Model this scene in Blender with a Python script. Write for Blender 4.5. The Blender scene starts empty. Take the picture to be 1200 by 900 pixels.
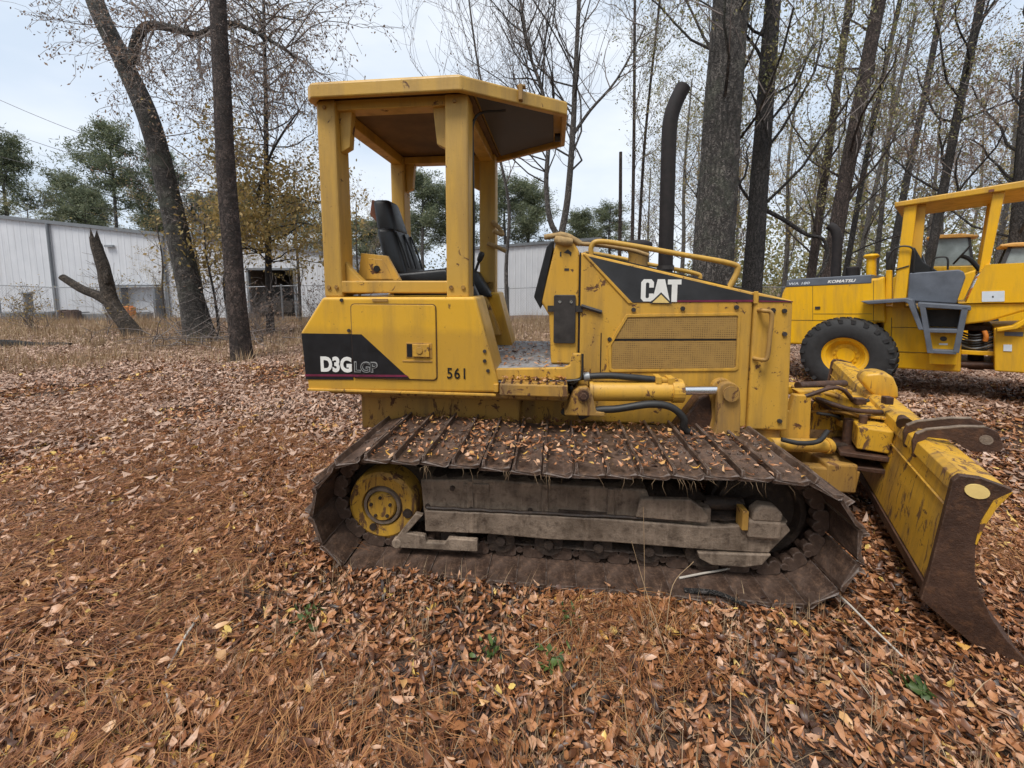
import bpy, bmesh, math, random
import numpy as np
from mathutils import Vector, Matrix

random.seed(7)
RNG = np.random.default_rng(11)
R = math.radians
scene = bpy.context.scene
COL = scene.collection

# ------------------------------------------------------------------ camera
cam_d = bpy.data.cameras.new('camera')
cam = bpy.data.objects.new('camera', cam_d)
COL.objects.link(cam)
cam.location = (0, 0, 1.53)
cam.rotation_euler = (R(90 - 5.5), 0, 0)
cam_d.sensor_width = 36
cam_d.lens = 13.8
cam_d.shift_y = -0.0631
cam_d.clip_start = 0.05
cam_d.clip_end = 2000
scene.camera = cam

# ------------------------------------------------------------------ sky
SUN_EL, SUN_AZ = R(62), R(215)          # azimuth the light comes from, clockwise from +Y
world = bpy.data.worlds.new('World')
scene.world = world
world.use_nodes = True
wn = world.node_tree
for n in list(wn.nodes):
    wn.nodes.remove(n)
wo = wn.nodes.new('ShaderNodeOutputWorld')
bg = wn.nodes.new('ShaderNodeBackground')
sky = wn.nodes.new('ShaderNodeTexSky')
sky.sky_type = 'NISHITA'
sky.sun_disc = False
sky.sun_elevation = SUN_EL
sky.sun_rotation = SUN_AZ
sky.air_density = 1.0
sky.dust_density = 2.0
tc = wn.nodes.new('ShaderNodeTexCoord')
mp = wn.nodes.new('ShaderNodeMapping')
mp.inputs['Scale'].default_value = (1.3, 1.3, 3.2)
nz = wn.nodes.new('ShaderNodeTexNoise')
nz.inputs['Scale'].default_value = 1.7
nz.inputs['Detail'].default_value = 5
nz.inputs['Roughness'].default_value = 0.5
cr = wn.nodes.new('ShaderNodeValToRGB')
cr.color_ramp.elements[0].position = 0.36
cr.color_ramp.elements[0].color = (0.585, 0.675, 0.79, 1)
cr.color_ramp.elements[1].position = 0.66
cr.color_ramp.elements[1].color = (0.82, 0.86, 0.915, 1)
mul = wn.nodes.new('ShaderNodeVectorMath')
mul.operation = 'SCALE'
mul.inputs['Scale'].default_value = 8.0
mix = wn.nodes.new('ShaderNodeMix')
mix.data_type = 'RGBA'
mix.inputs[0].default_value = 0.9
wn.links.new(tc.outputs['Generated'], mp.inputs[0])
wn.links.new(mp.outputs[0], nz.inputs['Vector'])
wn.links.new(nz.outputs['Fac'], cr.inputs[0])
wn.links.new(cr.outputs[0], mul.inputs[0])
wn.links.new(sky.outputs[0], mix.inputs[6])
wn.links.new(mul.outputs[0], mix.inputs[7])
wn.links.new(mix.outputs[2], bg.inputs[0])
bg.inputs[1].default_value = 0.073
wn.links.new(bg.outputs[0], wo.inputs[0])

# ------------------------------------------------------------------ sun behind cloud
sd = bpy.data.lights.new('sun', 'SUN')
sd.energy = 1.5
sd.angle = R(20)
sd.color = (1.0, 0.97, 0.92)
sun = bpy.data.objects.new('sun', sd)
COL.objects.link(sun)
sv = Vector((math.sin(SUN_AZ) * math.cos(SUN_EL), math.cos(SUN_AZ) * math.cos(SUN_EL), math.sin(SUN_EL)))
sun.rotation_euler = sv.to_track_quat('Z', 'Y').to_euler()
sun.location = sv * 30

scene.view_settings.view_transform = 'Standard'
scene.view_settings.look = 'None'
scene.view_settings.exposure = 1.12
scene.view_settings.gamma = 1.0
scene.view_settings.use_curve_mapping = False
scene.cycles.use_denoising = True
scene.cycles.max_bounces = 6
scene.cycles.diffuse_bounces = 3
scene.cycles.glossy_bounces = 3
scene.cycles.transmission_bounces = 4
scene.cycles.transparent_max_bounces = 6


# ================================================================== helpers
class Mat:
    """Small node-graph helper around one material."""
    def __init__(self, name):
        self.m = bpy.data.materials.new(name)
        self.m.use_nodes = True
        self.t = self.m.node_tree
        self.b = self.t.nodes['Principled BSDF']
        self.tc = self.t.nodes.new('ShaderNodeTexCoord')

    def node(self, kind, **kw):
        n = self.t.nodes.new(kind)
        for k, v in kw.items():
            setattr(n, k, v)
        return n

    def link(self, a, b):
        self.t.links.new(a, b)

    def noise(self, scale, detail=5, rough=0.55, stretch=None, dist=0.0, coord='Object'):
        n = self.node('ShaderNodeTexNoise')
        n.inputs['Scale'].default_value = scale
        n.inputs['Detail'].default_value = detail
        n.inputs['Roughness'].default_value = rough
        n.inputs['Distortion'].default_value = dist
        src = self.tc.outputs[coord]
        if stretch:
            m = self.node('ShaderNodeMapping')
            m.inputs['Scale'].default_value = stretch
            self.link(src, m.inputs[0])
            src = m.outputs[0]
        self.link(src, n.inputs['Vector'])
        return n.outputs['Fac']

    def ramp(self, fac, stops, interp='LINEAR'):
        n = self.node('ShaderNodeValToRGB')
        n.color_ramp.interpolation = interp
        el = n.color_ramp.elements
        while len(el) < len(stops):
            el.new(0.5)
        for e, (p, c) in zip(el, stops):
            e.position = p
            e.color = (c, c, c, 1) if isinstance(c, (int, float)) else (c[0], c[1], c[2], 1)
        self.link(fac, n.inputs[0])
        return n.outputs[0]

    def mix(self, fac, a, b, mode='MIX'):
        n = self.node('ShaderNodeMix', data_type='RGBA', blend_type=mode)
        for sock, val in ((n.inputs[0], fac), (n.inputs[6], a), (n.inputs[7], b)):
            if hasattr(val, 'is_linked') or isinstance(val, bpy.types.NodeSocket):
                self.link(val, sock)
            elif isinstance(val, (int, float)):
                sock.default_value = val
            else:
                sock.default_value = (val[0], val[1], val[2], 1)
        return n.outputs[2]

    def math(self, op, a, b=0.0):
        n = self.node('ShaderNodeMath', operation=op)
        for sock, val in ((n.inputs[0], a), (n.inputs[1], b)):
            if isinstance(val, bpy.types.NodeSocket):
                self.link(val, sock)
            else:
                sock.default_value = val
        return n.outputs[0]

    def color(self, c):
        if isinstance(c, bpy.types.NodeSocket):
            self.link(c, self.b.inputs['Base Color'])
        else:
            self.b.inputs['Base Color'].default_value = (c[0], c[1], c[2], 1)

    def rough(self, r):
        if isinstance(r, bpy.types.NodeSocket):
            self.link(r, self.b.inputs['Roughness'])
        else:
            self.b.inputs['Roughness'].default_value = r

    def bump(self, h, strength=0.3, dist=0.01):
        n = self.node('ShaderNodeBump')
        n.inputs['Strength'].default_value = strength
        n.inputs['Distance'].default_value = dist
        self.link(h, n.inputs['Height'])
        self.link(n.outputs[0], self.b.inputs['Normal'])

    def edges(self, radius=0.012, lo=0.80, hi=0.99):
        """1 on sharp edges, broken up by noise."""
        bv = self.node('ShaderNodeBevel', samples=4)
        bv.inputs['Radius'].default_value = radius
        ge = self.node('ShaderNodeNewGeometry')
        vm = self.node('ShaderNodeVectorMath', operation='DOT_PRODUCT')
        self.link(bv.outputs[0], vm.inputs[0])
        self.link(ge.outputs['Normal'], vm.inputs[1])
        e = self.ramp(vm.outputs['Value'], [(lo, 1.0), (hi, 0.0)])
        nz_ = self.ramp(self.noise(13, 7, 0.75), [(0.44, 0.0), (0.60, 1.0)])
        return self.math('MULTIPLY', e, nz_)

    def attr(self, name):
        n = self.node('ShaderNodeAttribute', attribute_name=name)
        return n.outputs['Fac']


def paint(name, base, fade=(0.62, 0.40, 0.12), rust=0.5, dirt=0.35, rough=0.42, dust=None, scrape=0.0, worn=0.0):
    """Worn machine paint: faded tone, rust spots, streaked dirt."""
    M = Mat(name)
    tone = M.noise(1.6, 6, 0.6)
    c = M.mix(M.ramp(tone, [(0.35, 0.0), (0.7, 0.75)]), base, fade)
    st = M.noise(7.0, 6, 0.65, stretch=(1, 1, 0.12))
    fine = M.noise(26, 5, 0.7)
    dm = M.math('MULTIPLY', M.ramp(st, [(0.46, 0.0), (0.66, 1.0)]), dirt * 0.75)
    c = M.mix(dm, c, (0.16, 0.10, 0.05))
    if dust:                                      # dried splash line low on the panels
        sx = M.node('ShaderNodeSeparateXYZ')
        M.link(M.tc.outputs['Object'], sx.inputs[0])
        hz_ = M.math('ADD', sx.outputs['Z'], M.math('MULTIPLY', M.noise(11, 6, 0.7), 0.10))
        lo_ = M.node('ShaderNodeMapRange')
        lo_.inputs['From Min'].default_value = dust + 0.04
        lo_.inputs['From Max'].default_value = dust - 0.02
        M.link(hz_, lo_.inputs['Value'])
        c = M.mix(M.math('MULTIPLY', lo_.outputs[0], 0.42), c, (0.36, 0.20, 0.045))
    sp = M.noise(9, 9, 0.72, dist=0.6)
    lim = 0.715 - 0.16 * rust
    rm = M.ramp(sp, [(lim, 0.0), (lim + 0.03, 1.0)])
    c = M.mix(rm, c, M.mix(fine, (0.05, 0.02, 0.012), (0.17, 0.075, 0.03)))
    if scrape:                                    # paint scraped off in vertical runs
        sc_ = M.noise(11, 8, 0.75, stretch=(1.3, 1.3, 0.35), dist=0.8)
        sm = M.ramp(sc_, [(0.60 - 0.06 * scrape, 0.0), (0.63 - 0.06 * scrape, 1.0)])
        c = M.mix(sm, c, M.mix(fine, (0.06, 0.028, 0.014), (0.24, 0.12, 0.045)))
        rm = M.math('MAXIMUM', rm, sm)
    if worn:
        ew = M.math('MULTIPLY', M.edges(), worn)
        c = M.mix(ew, c, M.mix(fine, (0.07, 0.032, 0.016), (0.20, 0.10, 0.045)))
    ch = M.ramp(M.noise(60, 4, 0.7), [(0.66, 0.0), (0.70, 1.0)])
    c = M.mix(M.math('MULTIPLY', ch, min(1.0, rust)), c, (0.10, 0.055, 0.03))
    M.color(c)
    M.rough(M.math('ADD', M.math('MULTIPLY', M.math('ADD', rm, dm), 0.3), M.math('ADD', M.math('MULTIPLY', fine, 0.16), rough - 0.08)))
    dent = M.math('MULTIPLY', M.noise(2.6, 3, 0.5), 5.0)
    M.bump(M.math('ADD', dent, M.math('ADD', fine, M.math('MULTIPLY', rm, -0.6))), 0.16, 0.006)
    return M.m


def plain(name, c, rough=0.5, var=0.25, metal=0.0, scale=12, bump=0.08):
    M = Mat(name)
    n = M.noise(scale, 6, 0.65)
    a = tuple(x * (1 - var) for x in c)
    b = tuple(min(1, x * (1 + var)) for x in c)
    M.color(M.mix(M.ramp(n, [(0.3, 0.0), (0.7, 1.0)]), a, b))
    M.rough(M.math('ADD', M.math('MULTIPLY', n, 0.25), rough - 0.12))
    M.b.inputs['Metallic'].default_value = metal
    if bump:
        M.bump(M.noise(scale * 4, 5, 0.7), bump, 0.004)
    return M.m


def mud_metal(name, dark, light, soil, wet=0.5, shine=None):
    """Track steel with dried mud and damp patches."""
    M = Mat(name)
    a = M.noise(5, 8, 0.7)
    b = M.noise(22, 8, 0.75)
    c = M.mix(M.ramp(a, [(0.36, 0.0), (0.66, 1.0)]), dark, light)
    c = M.mix(M.ramp(b, [(0.50, 0.0), (0.66, 0.8)]), c, soil)
    sk = M.noise(16, 6, 0.7, stretch=(1, 1, 0.15))
    c = M.mix(M.ramp(sk, [(0.52, 0.0), (0.70, 0.55)]), c, tuple(x * 1.35 for x in light))
    if shine:
        c = M.mix(M.math('MULTIPLY', M.edges(0.010), 0.75), c, shine)
    M.color(c)
    M.rough(M.ramp(a, [(0.3, wet - 0.12), (0.7, wet + 0.35)]))
    M.bump(M.math('ADD', b, M.noise(80, 4, 0.7)), 0.5, 0.008)
    return M.m


def leafy(name, stops, rough=0.6, transl=0.4, veins=False):
    """Leaf faces: tint attribute picks a colour."""
    M = Mat(name)
    c = M.ramp(M.attr('tint'), stops)
    if veins:
        c = M.mix(M.ramp(M.noise(45, 4, 0.7), [(0.50, 0.0), (0.75, 0.5)]), c, (0.06, 0.03, 0.018))
    M.color(c)
    M.rough(rough)
    if transl:
        tr = M.node('ShaderNodeBsdfTranslucent')
        M.link(c, tr.inputs[0])
        ms = M.node('ShaderNodeMixShader')
        ms.inputs[0].default_value = transl
        out = M.t.nodes['Material Output']
        M.link(M.b.outputs[0], ms.inputs[1])
        M.link(tr.outputs[0], ms.inputs[2])
        M.link(ms.outputs[0], out.inputs[0])
    return M.m


def bark(name, dark, light, scale=9, moss=0.0):
    M = Mat(name)
    v = M.node('ShaderNodeTexVoronoi', feature='DISTANCE_TO_EDGE')
    v.inputs['Scale'].default_value = scale
    mpn = M.node('ShaderNodeMapping')
    mpn.inputs['Scale'].default_value = (1.6, 1.6, 0.38)
    wob = M.noise(6, 4, 0.6)
    addv = M.node('ShaderNodeVectorMath', operation='ADD')
    M.link(M.tc.outputs['Object'], addv.inputs[0])
    M.link(wob, addv.inputs[1])
    M.link(addv.outputs[0], mpn.inputs[0])
    M.link(mpn.outputs[0], v.inputs['Vector'])
    e = M.ramp(v.outputs['Distance'], [(0.0, 0.0), (0.22, 1.0)])
    n = M.noise(3.2, 7, 0.7)
    c = M.mix(e, tuple(x * 0.32 for x in dark), M.mix(M.ramp(n, [(0.35, 0.0), (0.68, 1.0)]), dark, light))
    if moss:
        c = M.mix(M.math('MULTIPLY', M.ramp(M.noise(1.7, 6, 0.7), [(0.5, 0.0), (0.62, 1.0)]), moss), c, (0.13, 0.15, 0.10))
    M.color(c)
    M.rough(0.9)
    M.bump(M.math('ADD', e, M.math('MULTIPLY', M.noise(40, 5, 0.7), 0.5)), 1.0, 0.05)
    return M.m


MT = {}
MT['cat'] = paint('dozer_yellow_paint', (0.62, 0.335, 0.038), (0.58, 0.34, 0.07), 0.8, 0.7, 0.40, None, 0.0, 0.8)
MT['cat_clean'] = paint('dozer_panel_paint', (0.72, 0.395, 0.028), (0.64, 0.365, 0.05), 0.55, 0.5, 0.36, 1.27, 0.0, 0.7)
MT['cat_dirt_shade'] = paint('dozer_grime_shade_paint', (0.46, 0.245, 0.04), (0.34, 0.20, 0.06), 0.85, 1.0, 0.55, None, 0.45, 0.9)
MT['cat_rops'] = paint('canopy_paint', (0.57, 0.325, 0.048), (0.53, 0.325, 0.075), 0.55, 0.55, 0.42, None, 0.0, 0.6)
MT['blade'] = paint('blade_scuffed_paint', (0.64, 0.345, 0.022), (0.56, 0.31, 0.04), 0.8, 0.9, 0.45, None, 0.75, 1.0)
MT['hub'] = paint('rusty_hub_paint', (0.60, 0.33, 0.03), (0.46, 0.25, 0.05), 0.85, 0.8, 0.5, None, 0.85, 1.0)
MT['rustiron'] = mud_metal('rusty_blade_iron', (0.030, 0.015, 0.010), (0.075, 0.034, 0.019), (0.12, 0.055, 0.027), 0.45, (0.22, 0.13, 0.08))
MT['track'] = mud_metal('muddy_track_steel', (0.036, 0.021, 0.015), (0.105, 0.066, 0.048), (0.17, 0.10, 0.065), 0.36, (0.30, 0.25, 0.22))
MT['trackdark'] = mud_metal('muddy_shaded_steel', (0.020, 0.013, 0.010), (0.052, 0.035, 0.026), (0.09, 0.058, 0.038), 0.5)  # muddy steel, darkened so the colour holds the shade inside the undercarriage
MT['frame'] = mud_metal('dried_mud_frame', (0.105, 0.075, 0.053), (0.30, 0.225, 0.165), (0.050, 0.031, 0.021), 0.6, (0.34, 0.27, 0.21))
MT['black'] = plain('black_decal', (0.012, 0.012, 0.014), 0.38, 0.3, bump=0.03)
MT['blackhood'] = plain('black_hood_film', (0.030, 0.031, 0.034), 0.5, 0.5, scale=3, bump=0.04)
MT['maroon'] = plain('maroon_stripe', (0.16, 0.018, 0.05), 0.45, 0.3)
MT['white'] = plain('white_lettering', (0.80, 0.79, 0.75), 0.5, 0.08)
MT['greyletter'] = plain('grey_outline_lettering', (0.30, 0.30, 0.29), 0.5, 0.2)
MT['cream'] = plain('pale_yellow_triangle', (0.75, 0.55, 0.20), 0.5, 0.1)
MT['vinyl'] = plain('black_seat_vinyl', (0.009, 0.009, 0.010), 0.40, 0.4, scale=20, bump=0.2)
MT['rubber'] = plain('black_rubber_hose', (0.02, 0.019, 0.018), 0.55, 0.4)
MT['chrome'] = plain('chrome_rod', (0.75, 0.75, 0.76), 0.2, 0.05, metal=1.0, bump=0)
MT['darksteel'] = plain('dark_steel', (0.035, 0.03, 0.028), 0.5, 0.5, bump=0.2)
MT['exhaust'] = plain('sooty_exhaust_steel', (0.014, 0.010, 0.010), 0.8, 0.7, scale=25, bump=0.15)
MT['rustred'] = plain('oxide_red', (0.17, 0.06, 0.03), 0.7, 0.4)
MT['tape'] = plain('tan_wrapping', (0.34, 0.22, 0.09), 0.75, 0.35, scale=30, bump=0.3)
MT['deck'] = mud_metal('weathered_deck_plate', (0.16, 0.15, 0.15), (0.36, 0.36, 0.37), (0.14, 0.09, 0.06), 0.55)

_M = Mat('perforated_grille')
_v = _M.node('ShaderNodeTexVoronoi')
_v.inputs['Scale'].default_value = 1.0
_mp = _M.node('ShaderNodeMapping')
_mp.inputs['Scale'].default_value = (75, 0, 75)
_mp.inputs['Location'].default_value = (0, 0, 0)
_v.inputs['Randomness'].default_value = 0.0
_M.link(_M.tc.outputs['Object'], _mp.inputs[0])
_M.link(_mp.outputs[0], _v.inputs['Vector'])
_h = _M.ramp(_v.outputs['Distance'], [(0.30, 0.0), (0.36, 1.0)])
_clog = _M.ramp(_M.noise(14, 6, 0.7), [(0.40, 0.25), (0.6, 0.95)])
_h2 = _M.math('MAXIMUM', _h, _clog)
_M.color(_M.mix(_h2, (0.13, 0.072, 0.024), _M.mix(_M.noise(4, 6, 0.6), (0.30, 0.17, 0.045), (0.40, 0.24, 0.065))))
_M.rough(0.65)
_M.bump(_h2, 0.5, 0.004)
MT['grille'] = _M.m

MT['kom'] = paint('loader_yellow_paint', (0.80, 0.425, 0.006), (0.72, 0.39, 0.015), 0.30, 0.5, 0.34)
MT['komroof'] = paint('loader_canopy_paint', (0.62, 0.33, 0.02), (0.56, 0.31, 0.04), 0.3, 0.5, 0.45)
MT['komgrey'] = plain('loader_grey_paint', (0.10, 0.112, 0.135), 0.5, 0.25, scale=6)
MT['tyre'] = plain('tyre_rubber', (0.022, 0.021, 0.021), 0.75, 0.4, scale=15, bump=0.2)
MT['glass'] = plain('dark_cab_glass', (0.22, 0.25, 0.24), 0.10, 0.4, scale=2, bump=0)
MT['orange'] = plain('orange_paint', (0.62, 0.20, 0.03), 0.5, 0.25)
MT['caborange'] = plain('amber_cab_paint', (0.66, 0.33, 0.075), 0.5, 0.2)
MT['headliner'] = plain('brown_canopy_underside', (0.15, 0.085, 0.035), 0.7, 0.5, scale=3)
MT['sticker'] = plain('pale_sticker', (0.62, 0.66, 0.70), 0.4, 0.08)

_M = Mat('white_metal_cladding')
_a = _M.noise(1.1, 6, 0.6)
_s = _M.noise(5, 6, 0.7, stretch=(1, 1, 0.05))
_c = _M.mix(_M.ramp(_a, [(0.3, 0.0), (0.7, 1.0)]), (0.55, 0.56, 0.58), (0.63, 0.635, 0.65))
_M.color(_M.mix(_M.ramp(_s, [(0.52, 0.0), (0.75, 0.5)]), _c, (0.38, 0.37, 0.35)))
_M.rough(0.5)
MT['whwall'] = _M.m
MT['whtrim'] = plain('grey_metal_trim', (0.16, 0.17, 0.18), 0.5, 0.15)
MT['whdark'] = plain('dark_doorway', (0.16, 0.13, 0.10), 0.8, 0.3)
MT['galv'] = plain('galvanised_steel', (0.27, 0.28, 0.29), 0.5, 0.2, metal=0.4)
MT['concrete'] = plain('weathered_concrete', (0.20, 0.20, 0.20), 0.9, 0.3, scale=5, bump=0.3)

MT['bark_grey'] = bark('grey_oak_bark', (0.095, 0.082, 0.072), (0.20, 0.175, 0.155), 8, 0.35)
MT['bark_pine'] = bark('brown_pine_bark', (0.085, 0.06, 0.05), (0.20, 0.145, 0.12), 11)
MT['bark_dark'] = bark('dark_wet_bark', (0.065, 0.057, 0.053), (0.14, 0.122, 0.112), 12)
MT['bark_far'] = bark('hazy_bark', (0.21, 0.185, 0.165), (0.32, 0.285, 0.255), 12)  # distance haze put into the colour by lightening the bark
MT['deadwood'] = bark('dead_wood', (0.11, 0.085, 0.065), (0.26, 0.20, 0.15), 14)
MT['twig'] = plain('twig_bark', (0.19, 0.16, 0.145), 0.9, 0.35, bump=0)
MT['stalk'] = plain('dry_stalk', (0.30, 0.20, 0.11), 0.8, 0.25, bump=0)
MT['paletwig'] = plain('pale_stick', (0.46, 0.41, 0.35), 0.8, 0.2)
MT['brown_leaf'] = leafy('hanging_brown_leaves', [(0, (0.13, 0.09, 0.07)), (0.5, (0.25, 0.17, 0.125)), (1, (0.38, 0.27, 0.19))])
MT['ochre_leaf'] = leafy('ochre_leaves', [(0, (0.21, 0.17, 0.06)), (0.5, (0.36, 0.26, 0.085)), (1, (0.50, 0.34, 0.13))])
MT['olive_leaf'] = leafy('thin_olive_leaves', [(0, (0.13, 0.14, 0.055)), (0.5, (0.27, 0.255, 0.10)), (1, (0.42, 0.34, 0.16))])
MT['pine_needle'] = leafy('pine_needles', [(0, (0.085, 0.108, 0.062)), (0.6, (0.155, 0.178, 0.098)), (1, (0.25, 0.25, 0.135))])  # greens paled and greyed, haze of distance mixed into the colour
MT['litter'] = leafy('dead_leaf_litter', [(0.0, (0.028, 0.013, 0.008)), (0.2, (0.11, 0.042, 0.018)), (0.40, (0.30, 0.115, 0.042)),
                                         (0.60, (0.48, 0.22, 0.095)), (0.78, (0.60, 0.37, 0.24)), (0.90, (0.60, 0.31, 0.05)), (1.0, (0.72, 0.50, 0.14))], 0.42, 0.10, True)
MT['litter_far'] = leafy('pale_leaf_litter', [(0.0, (0.07, 0.038, 0.026)), (0.25, (0.24, 0.135, 0.088)), (0.6, (0.46, 0.295, 0.21)), (1.0, (0.66, 0.48, 0.37))], 0.55, 0.1)
MT['straw'] = leafy('pine_straw', [(0, (0.10, 0.032, 0.012)), (0.5, (0.25, 0.092, 0.030)), (1, (0.44, 0.22, 0.08))], 0.6, 0.1)
MT['drygrass'] = leafy('dry_grass_blades', [(0, (0.19, 0.12, 0.065)), (0.5, (0.37, 0.245, 0.135)), (0.85, (0.52, 0.39, 0.24)), (1, (0.22, 0.22, 0.07))], 0.7, 0.2)
MT['twig_bits'] = leafy('twig_bits', [(0, (0.05, 0.03, 0.02)), (0.7, (0.15, 0.10, 0.07)), (1, (0.34, 0.27, 0.20))], 0.8, 0.0)
MT['weed'] = leafy('green_weed_leaves', [(0, (0.03, 0.06, 0.014)), (1, (0.11, 0.16, 0.035))], 0.5, 0.3)

_M = Mat('leafy_soil')
_a = _M.noise(0.55, 6, 0.6)
_b = _M.noise(9, 8, 0.75)
_c = _M.noise(34, 6, 0.7, stretch=(1, 1.8, 1))
_col = _M.mix(_M.ramp(_b, [(0.38, 0.0), (0.66, 1.0)]), (0.035, 0.021, 0.015), (0.16, 0.095, 0.062))
_col = _M.mix(_M.ramp(_c, [(0.50, 0.0), (0.62, 1.0)]), _col, _M.mix(_a, (0.30, 0.17, 0.10), (0.36, 0.235, 0.16)))
_M.color(_col)
_M.rough(0.85)
_M.bump(_M.math('ADD', _b, _c), 0.9, 0.04)
MT['ground'] = _M.m


def tag(o, label=None, cat=None, group=None, kind=None):
    if label:
        o['label'] = label
    if cat:
        o['category'] = cat
    if group:
        o['group'] = group
    if kind:
        o['kind'] = kind
    return o


def empty(name, loc=(0, 0, 0), rz=0.0, label=None, cat=None, group=None):
    o = bpy.data.objects.new(name, None)
    COL.objects.link(o)
    o.location = loc
    o.rotation_euler = (0, 0, rz)
    o.empty_display_size = 0.2
    return tag(o, label, cat, group)


def link_mesh(name, me, mat, parent=None):
    if mat is not None and not me.materials:
        me.materials.append(MT[mat] if isinstance(mat, str) else mat)
    o = bpy.data.objects.new(name, me)
    COL.objects.link(o)
    o.parent = parent
    return o


class MB:
    """Collects shapes and links them as one mesh object."""
    def __init__(self):
        self.v, self.f = [], []

    def add(self, vs, fs):
        k = len(self.v)
        self.v += [tuple(p) for p in vs]
        self.f += [tuple(i + k for i in f) for f in fs]
        return self

    def box(self, x0, x1, y0, y1, z0, z1):
        return self.add([(x0, y0, z0), (x1, y0, z0), (x1, y1, z0), (x0, y1, z0), (x0, y0, z1), (x1, y0, z1), (x1, y1, z1), (x0, y1, z1)],
                        [(0, 3, 2, 1), (4, 5, 6, 7), (0, 1, 5, 4), (1, 2, 6, 5), (2, 3, 7, 6), (3, 0, 4, 7)])

    def prism(self, poly, lo, hi, axis='y'):
        n = len(poly)
        def p(a, b, c):
            return {'y': (a, c, b), 'x': (c, a, b), 'z': (a, b, c)}[axis]
        vs = [p(a, b, lo) for a, b in poly] + [p(a, b, hi) for a, b in poly]
        fs = [tuple(range(n)), tuple(range(2 * n - 1, n - 1, -1))]
        fs += [(i, i + n, (i + 1) % n + n, (i + 1) % n) for i in range(n)]
        return self.add(vs, fs)

    def taper(self, poly_a, lo, poly_b, hi, axis='y'):
        n = len(poly_a)
        def p(a, b, c):
            return {'y': (a, c, b), 'x': (c, a, b), 'z': (a, b, c)}[axis]
        vs = [p(a, b, lo) for a, b in poly_a] + [p(a, b, hi) for a, b in poly_b]
        fs = [tuple(range(n)), tuple(range(2 * n - 1, n - 1, -1))]
        fs += [(i, i + n, (i + 1) % n + n, (i + 1) % n) for i in range(n)]
        return self.add(vs, fs)

    def tube(self, pts, r, n=10, cap=True):
        pts = [Vector(p) for p in pts]
        m = len(pts)
        rs = r if isinstance(r, (list, tuple)) else [r] * m
        tang = []
        for i in range(m):
            t = (pts[min(i + 1, m - 1)] - pts[max(i - 1, 0)])
            tang.append(t.normalized())
        ref = Vector((0, 0, 1)) if abs(tang[0].z) < 0.9 else Vector((1, 0, 0))
        u = tang[0].cross(ref).normalized()
        vs, fs = [], []
        for i in range(m):
            u = (u - tang[i] * u.dot(tang[i])).normalized()
            w = tang[i].cross(u)
            for k in range(n):
                a = 2 * math.pi * k / n
                vs.append(pts[i] + (u * math.cos(a) + w * math.sin(a)) * rs[i])
        for i in range(m - 1):
            for k in range(n):
                fs.append((i * n + k, i * n + (k + 1) % n, (i + 1) * n + (k + 1) % n, (i + 1) * n + k))
        if cap:
            fs.append(tuple(range(n - 1, -1, -1)))
            fs.append(tuple((m - 1) * n + k for k in range(n)))
        return self.add(vs, fs)

    def cyl(self, a, b, r, r2=None, n=16):
        return self.tube([a, b], [r, r if r2 is None else r2], n)

    def lathe(self, prof, c, axis='y', n=28):
        """prof: (radius, height along axis) pairs, open profile."""
        vs, fs = [], []
        m = len(prof)
        for k in range(n):
            a = 2 * math.pi * k / n
            for r, h in prof:
                p, q = r * math.cos(a), r * math.sin(a)
                vs.append({'y': (c[0] + p, c[1] + h, c[2] + q), 'x': (c[0] + h, c[1] + p, c[2] + q), 'z': (c[0] + p, c[1] + q, c[2] + h)}[axis])
        for k in range(n):
            for j in range(m - 1):
                k2 = (k + 1) % n
                fs.append((k * m + j, k * m + j + 1, k2 * m + j + 1, k2 * m + j))
        return self.add(vs, fs)

    def mesh(self, name, bevel=0.0, seg=2, smooth=0.0):
        me = bpy.data.meshes.new(name)
        me.from_pydata(self.v, [], self.f)
        bm = bmesh.new()
        bm.from_mesh(me)
        bmesh.ops.remove_doubles(bm, verts=bm.verts, dist=1e-5)
        bmesh.ops.recalc_face_normals(bm, faces=bm.faces)
        if bevel:
            ed = [e for e in bm.edges if len(e.link_faces) == 2 and e.calc_face_angle(0) > R(25)]
            bmesh.ops.bevel(bm, geom=ed, offset=bevel, segments=seg, profile=0.5, affect='EDGES', clamp_overlap=True)
        bm.to_mesh(me)
        bm.free()
        if smooth:
            me.shade_smooth()
            me.set_sharp_from_angle(angle=R(smooth))
        return me

    def build(self, name, mat, parent=None, bevel=0.0, seg=2, smooth=0.0):
        return link_mesh(name, self.mesh(name, bevel, seg, smooth), mat, parent)


def bend(pts, steps=6):
    """Catmull-Rom through the points."""
    P = [Vector(p) for p in pts]
    P = [P[0] * 2 - P[1]] + P + [P[-1] * 2 - P[-2]]
    out = []
    for i in range(1, len(P) - 2):
        a, b, c, d = P[i - 1:i + 3]
        for s in range(steps):
            t = s / steps
            out.append(0.5 * ((2 * b) + (c - a) * t + (2 * a - 5 * b + 4 * c - d) * t * t + (3 * b - a - 3 * c + d) * t ** 3))
    out.append(P[-2])
    return out


def rounded(x0, x1, z0, z1, r, n=4):
    out = []
    for cx, cz, a0 in ((x1 - r, z1 - r, 0), (x0 + r, z1 - r, 90), (x0 + r, z0 + r, 180), (x1 - r, z0 + r, 270)):
        for k in range(n + 1):
            a = R(a0 + 90 * k / n)
            out.append((cx + r * math.cos(a), cz + r * math.sin(a)))
    return out


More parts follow.
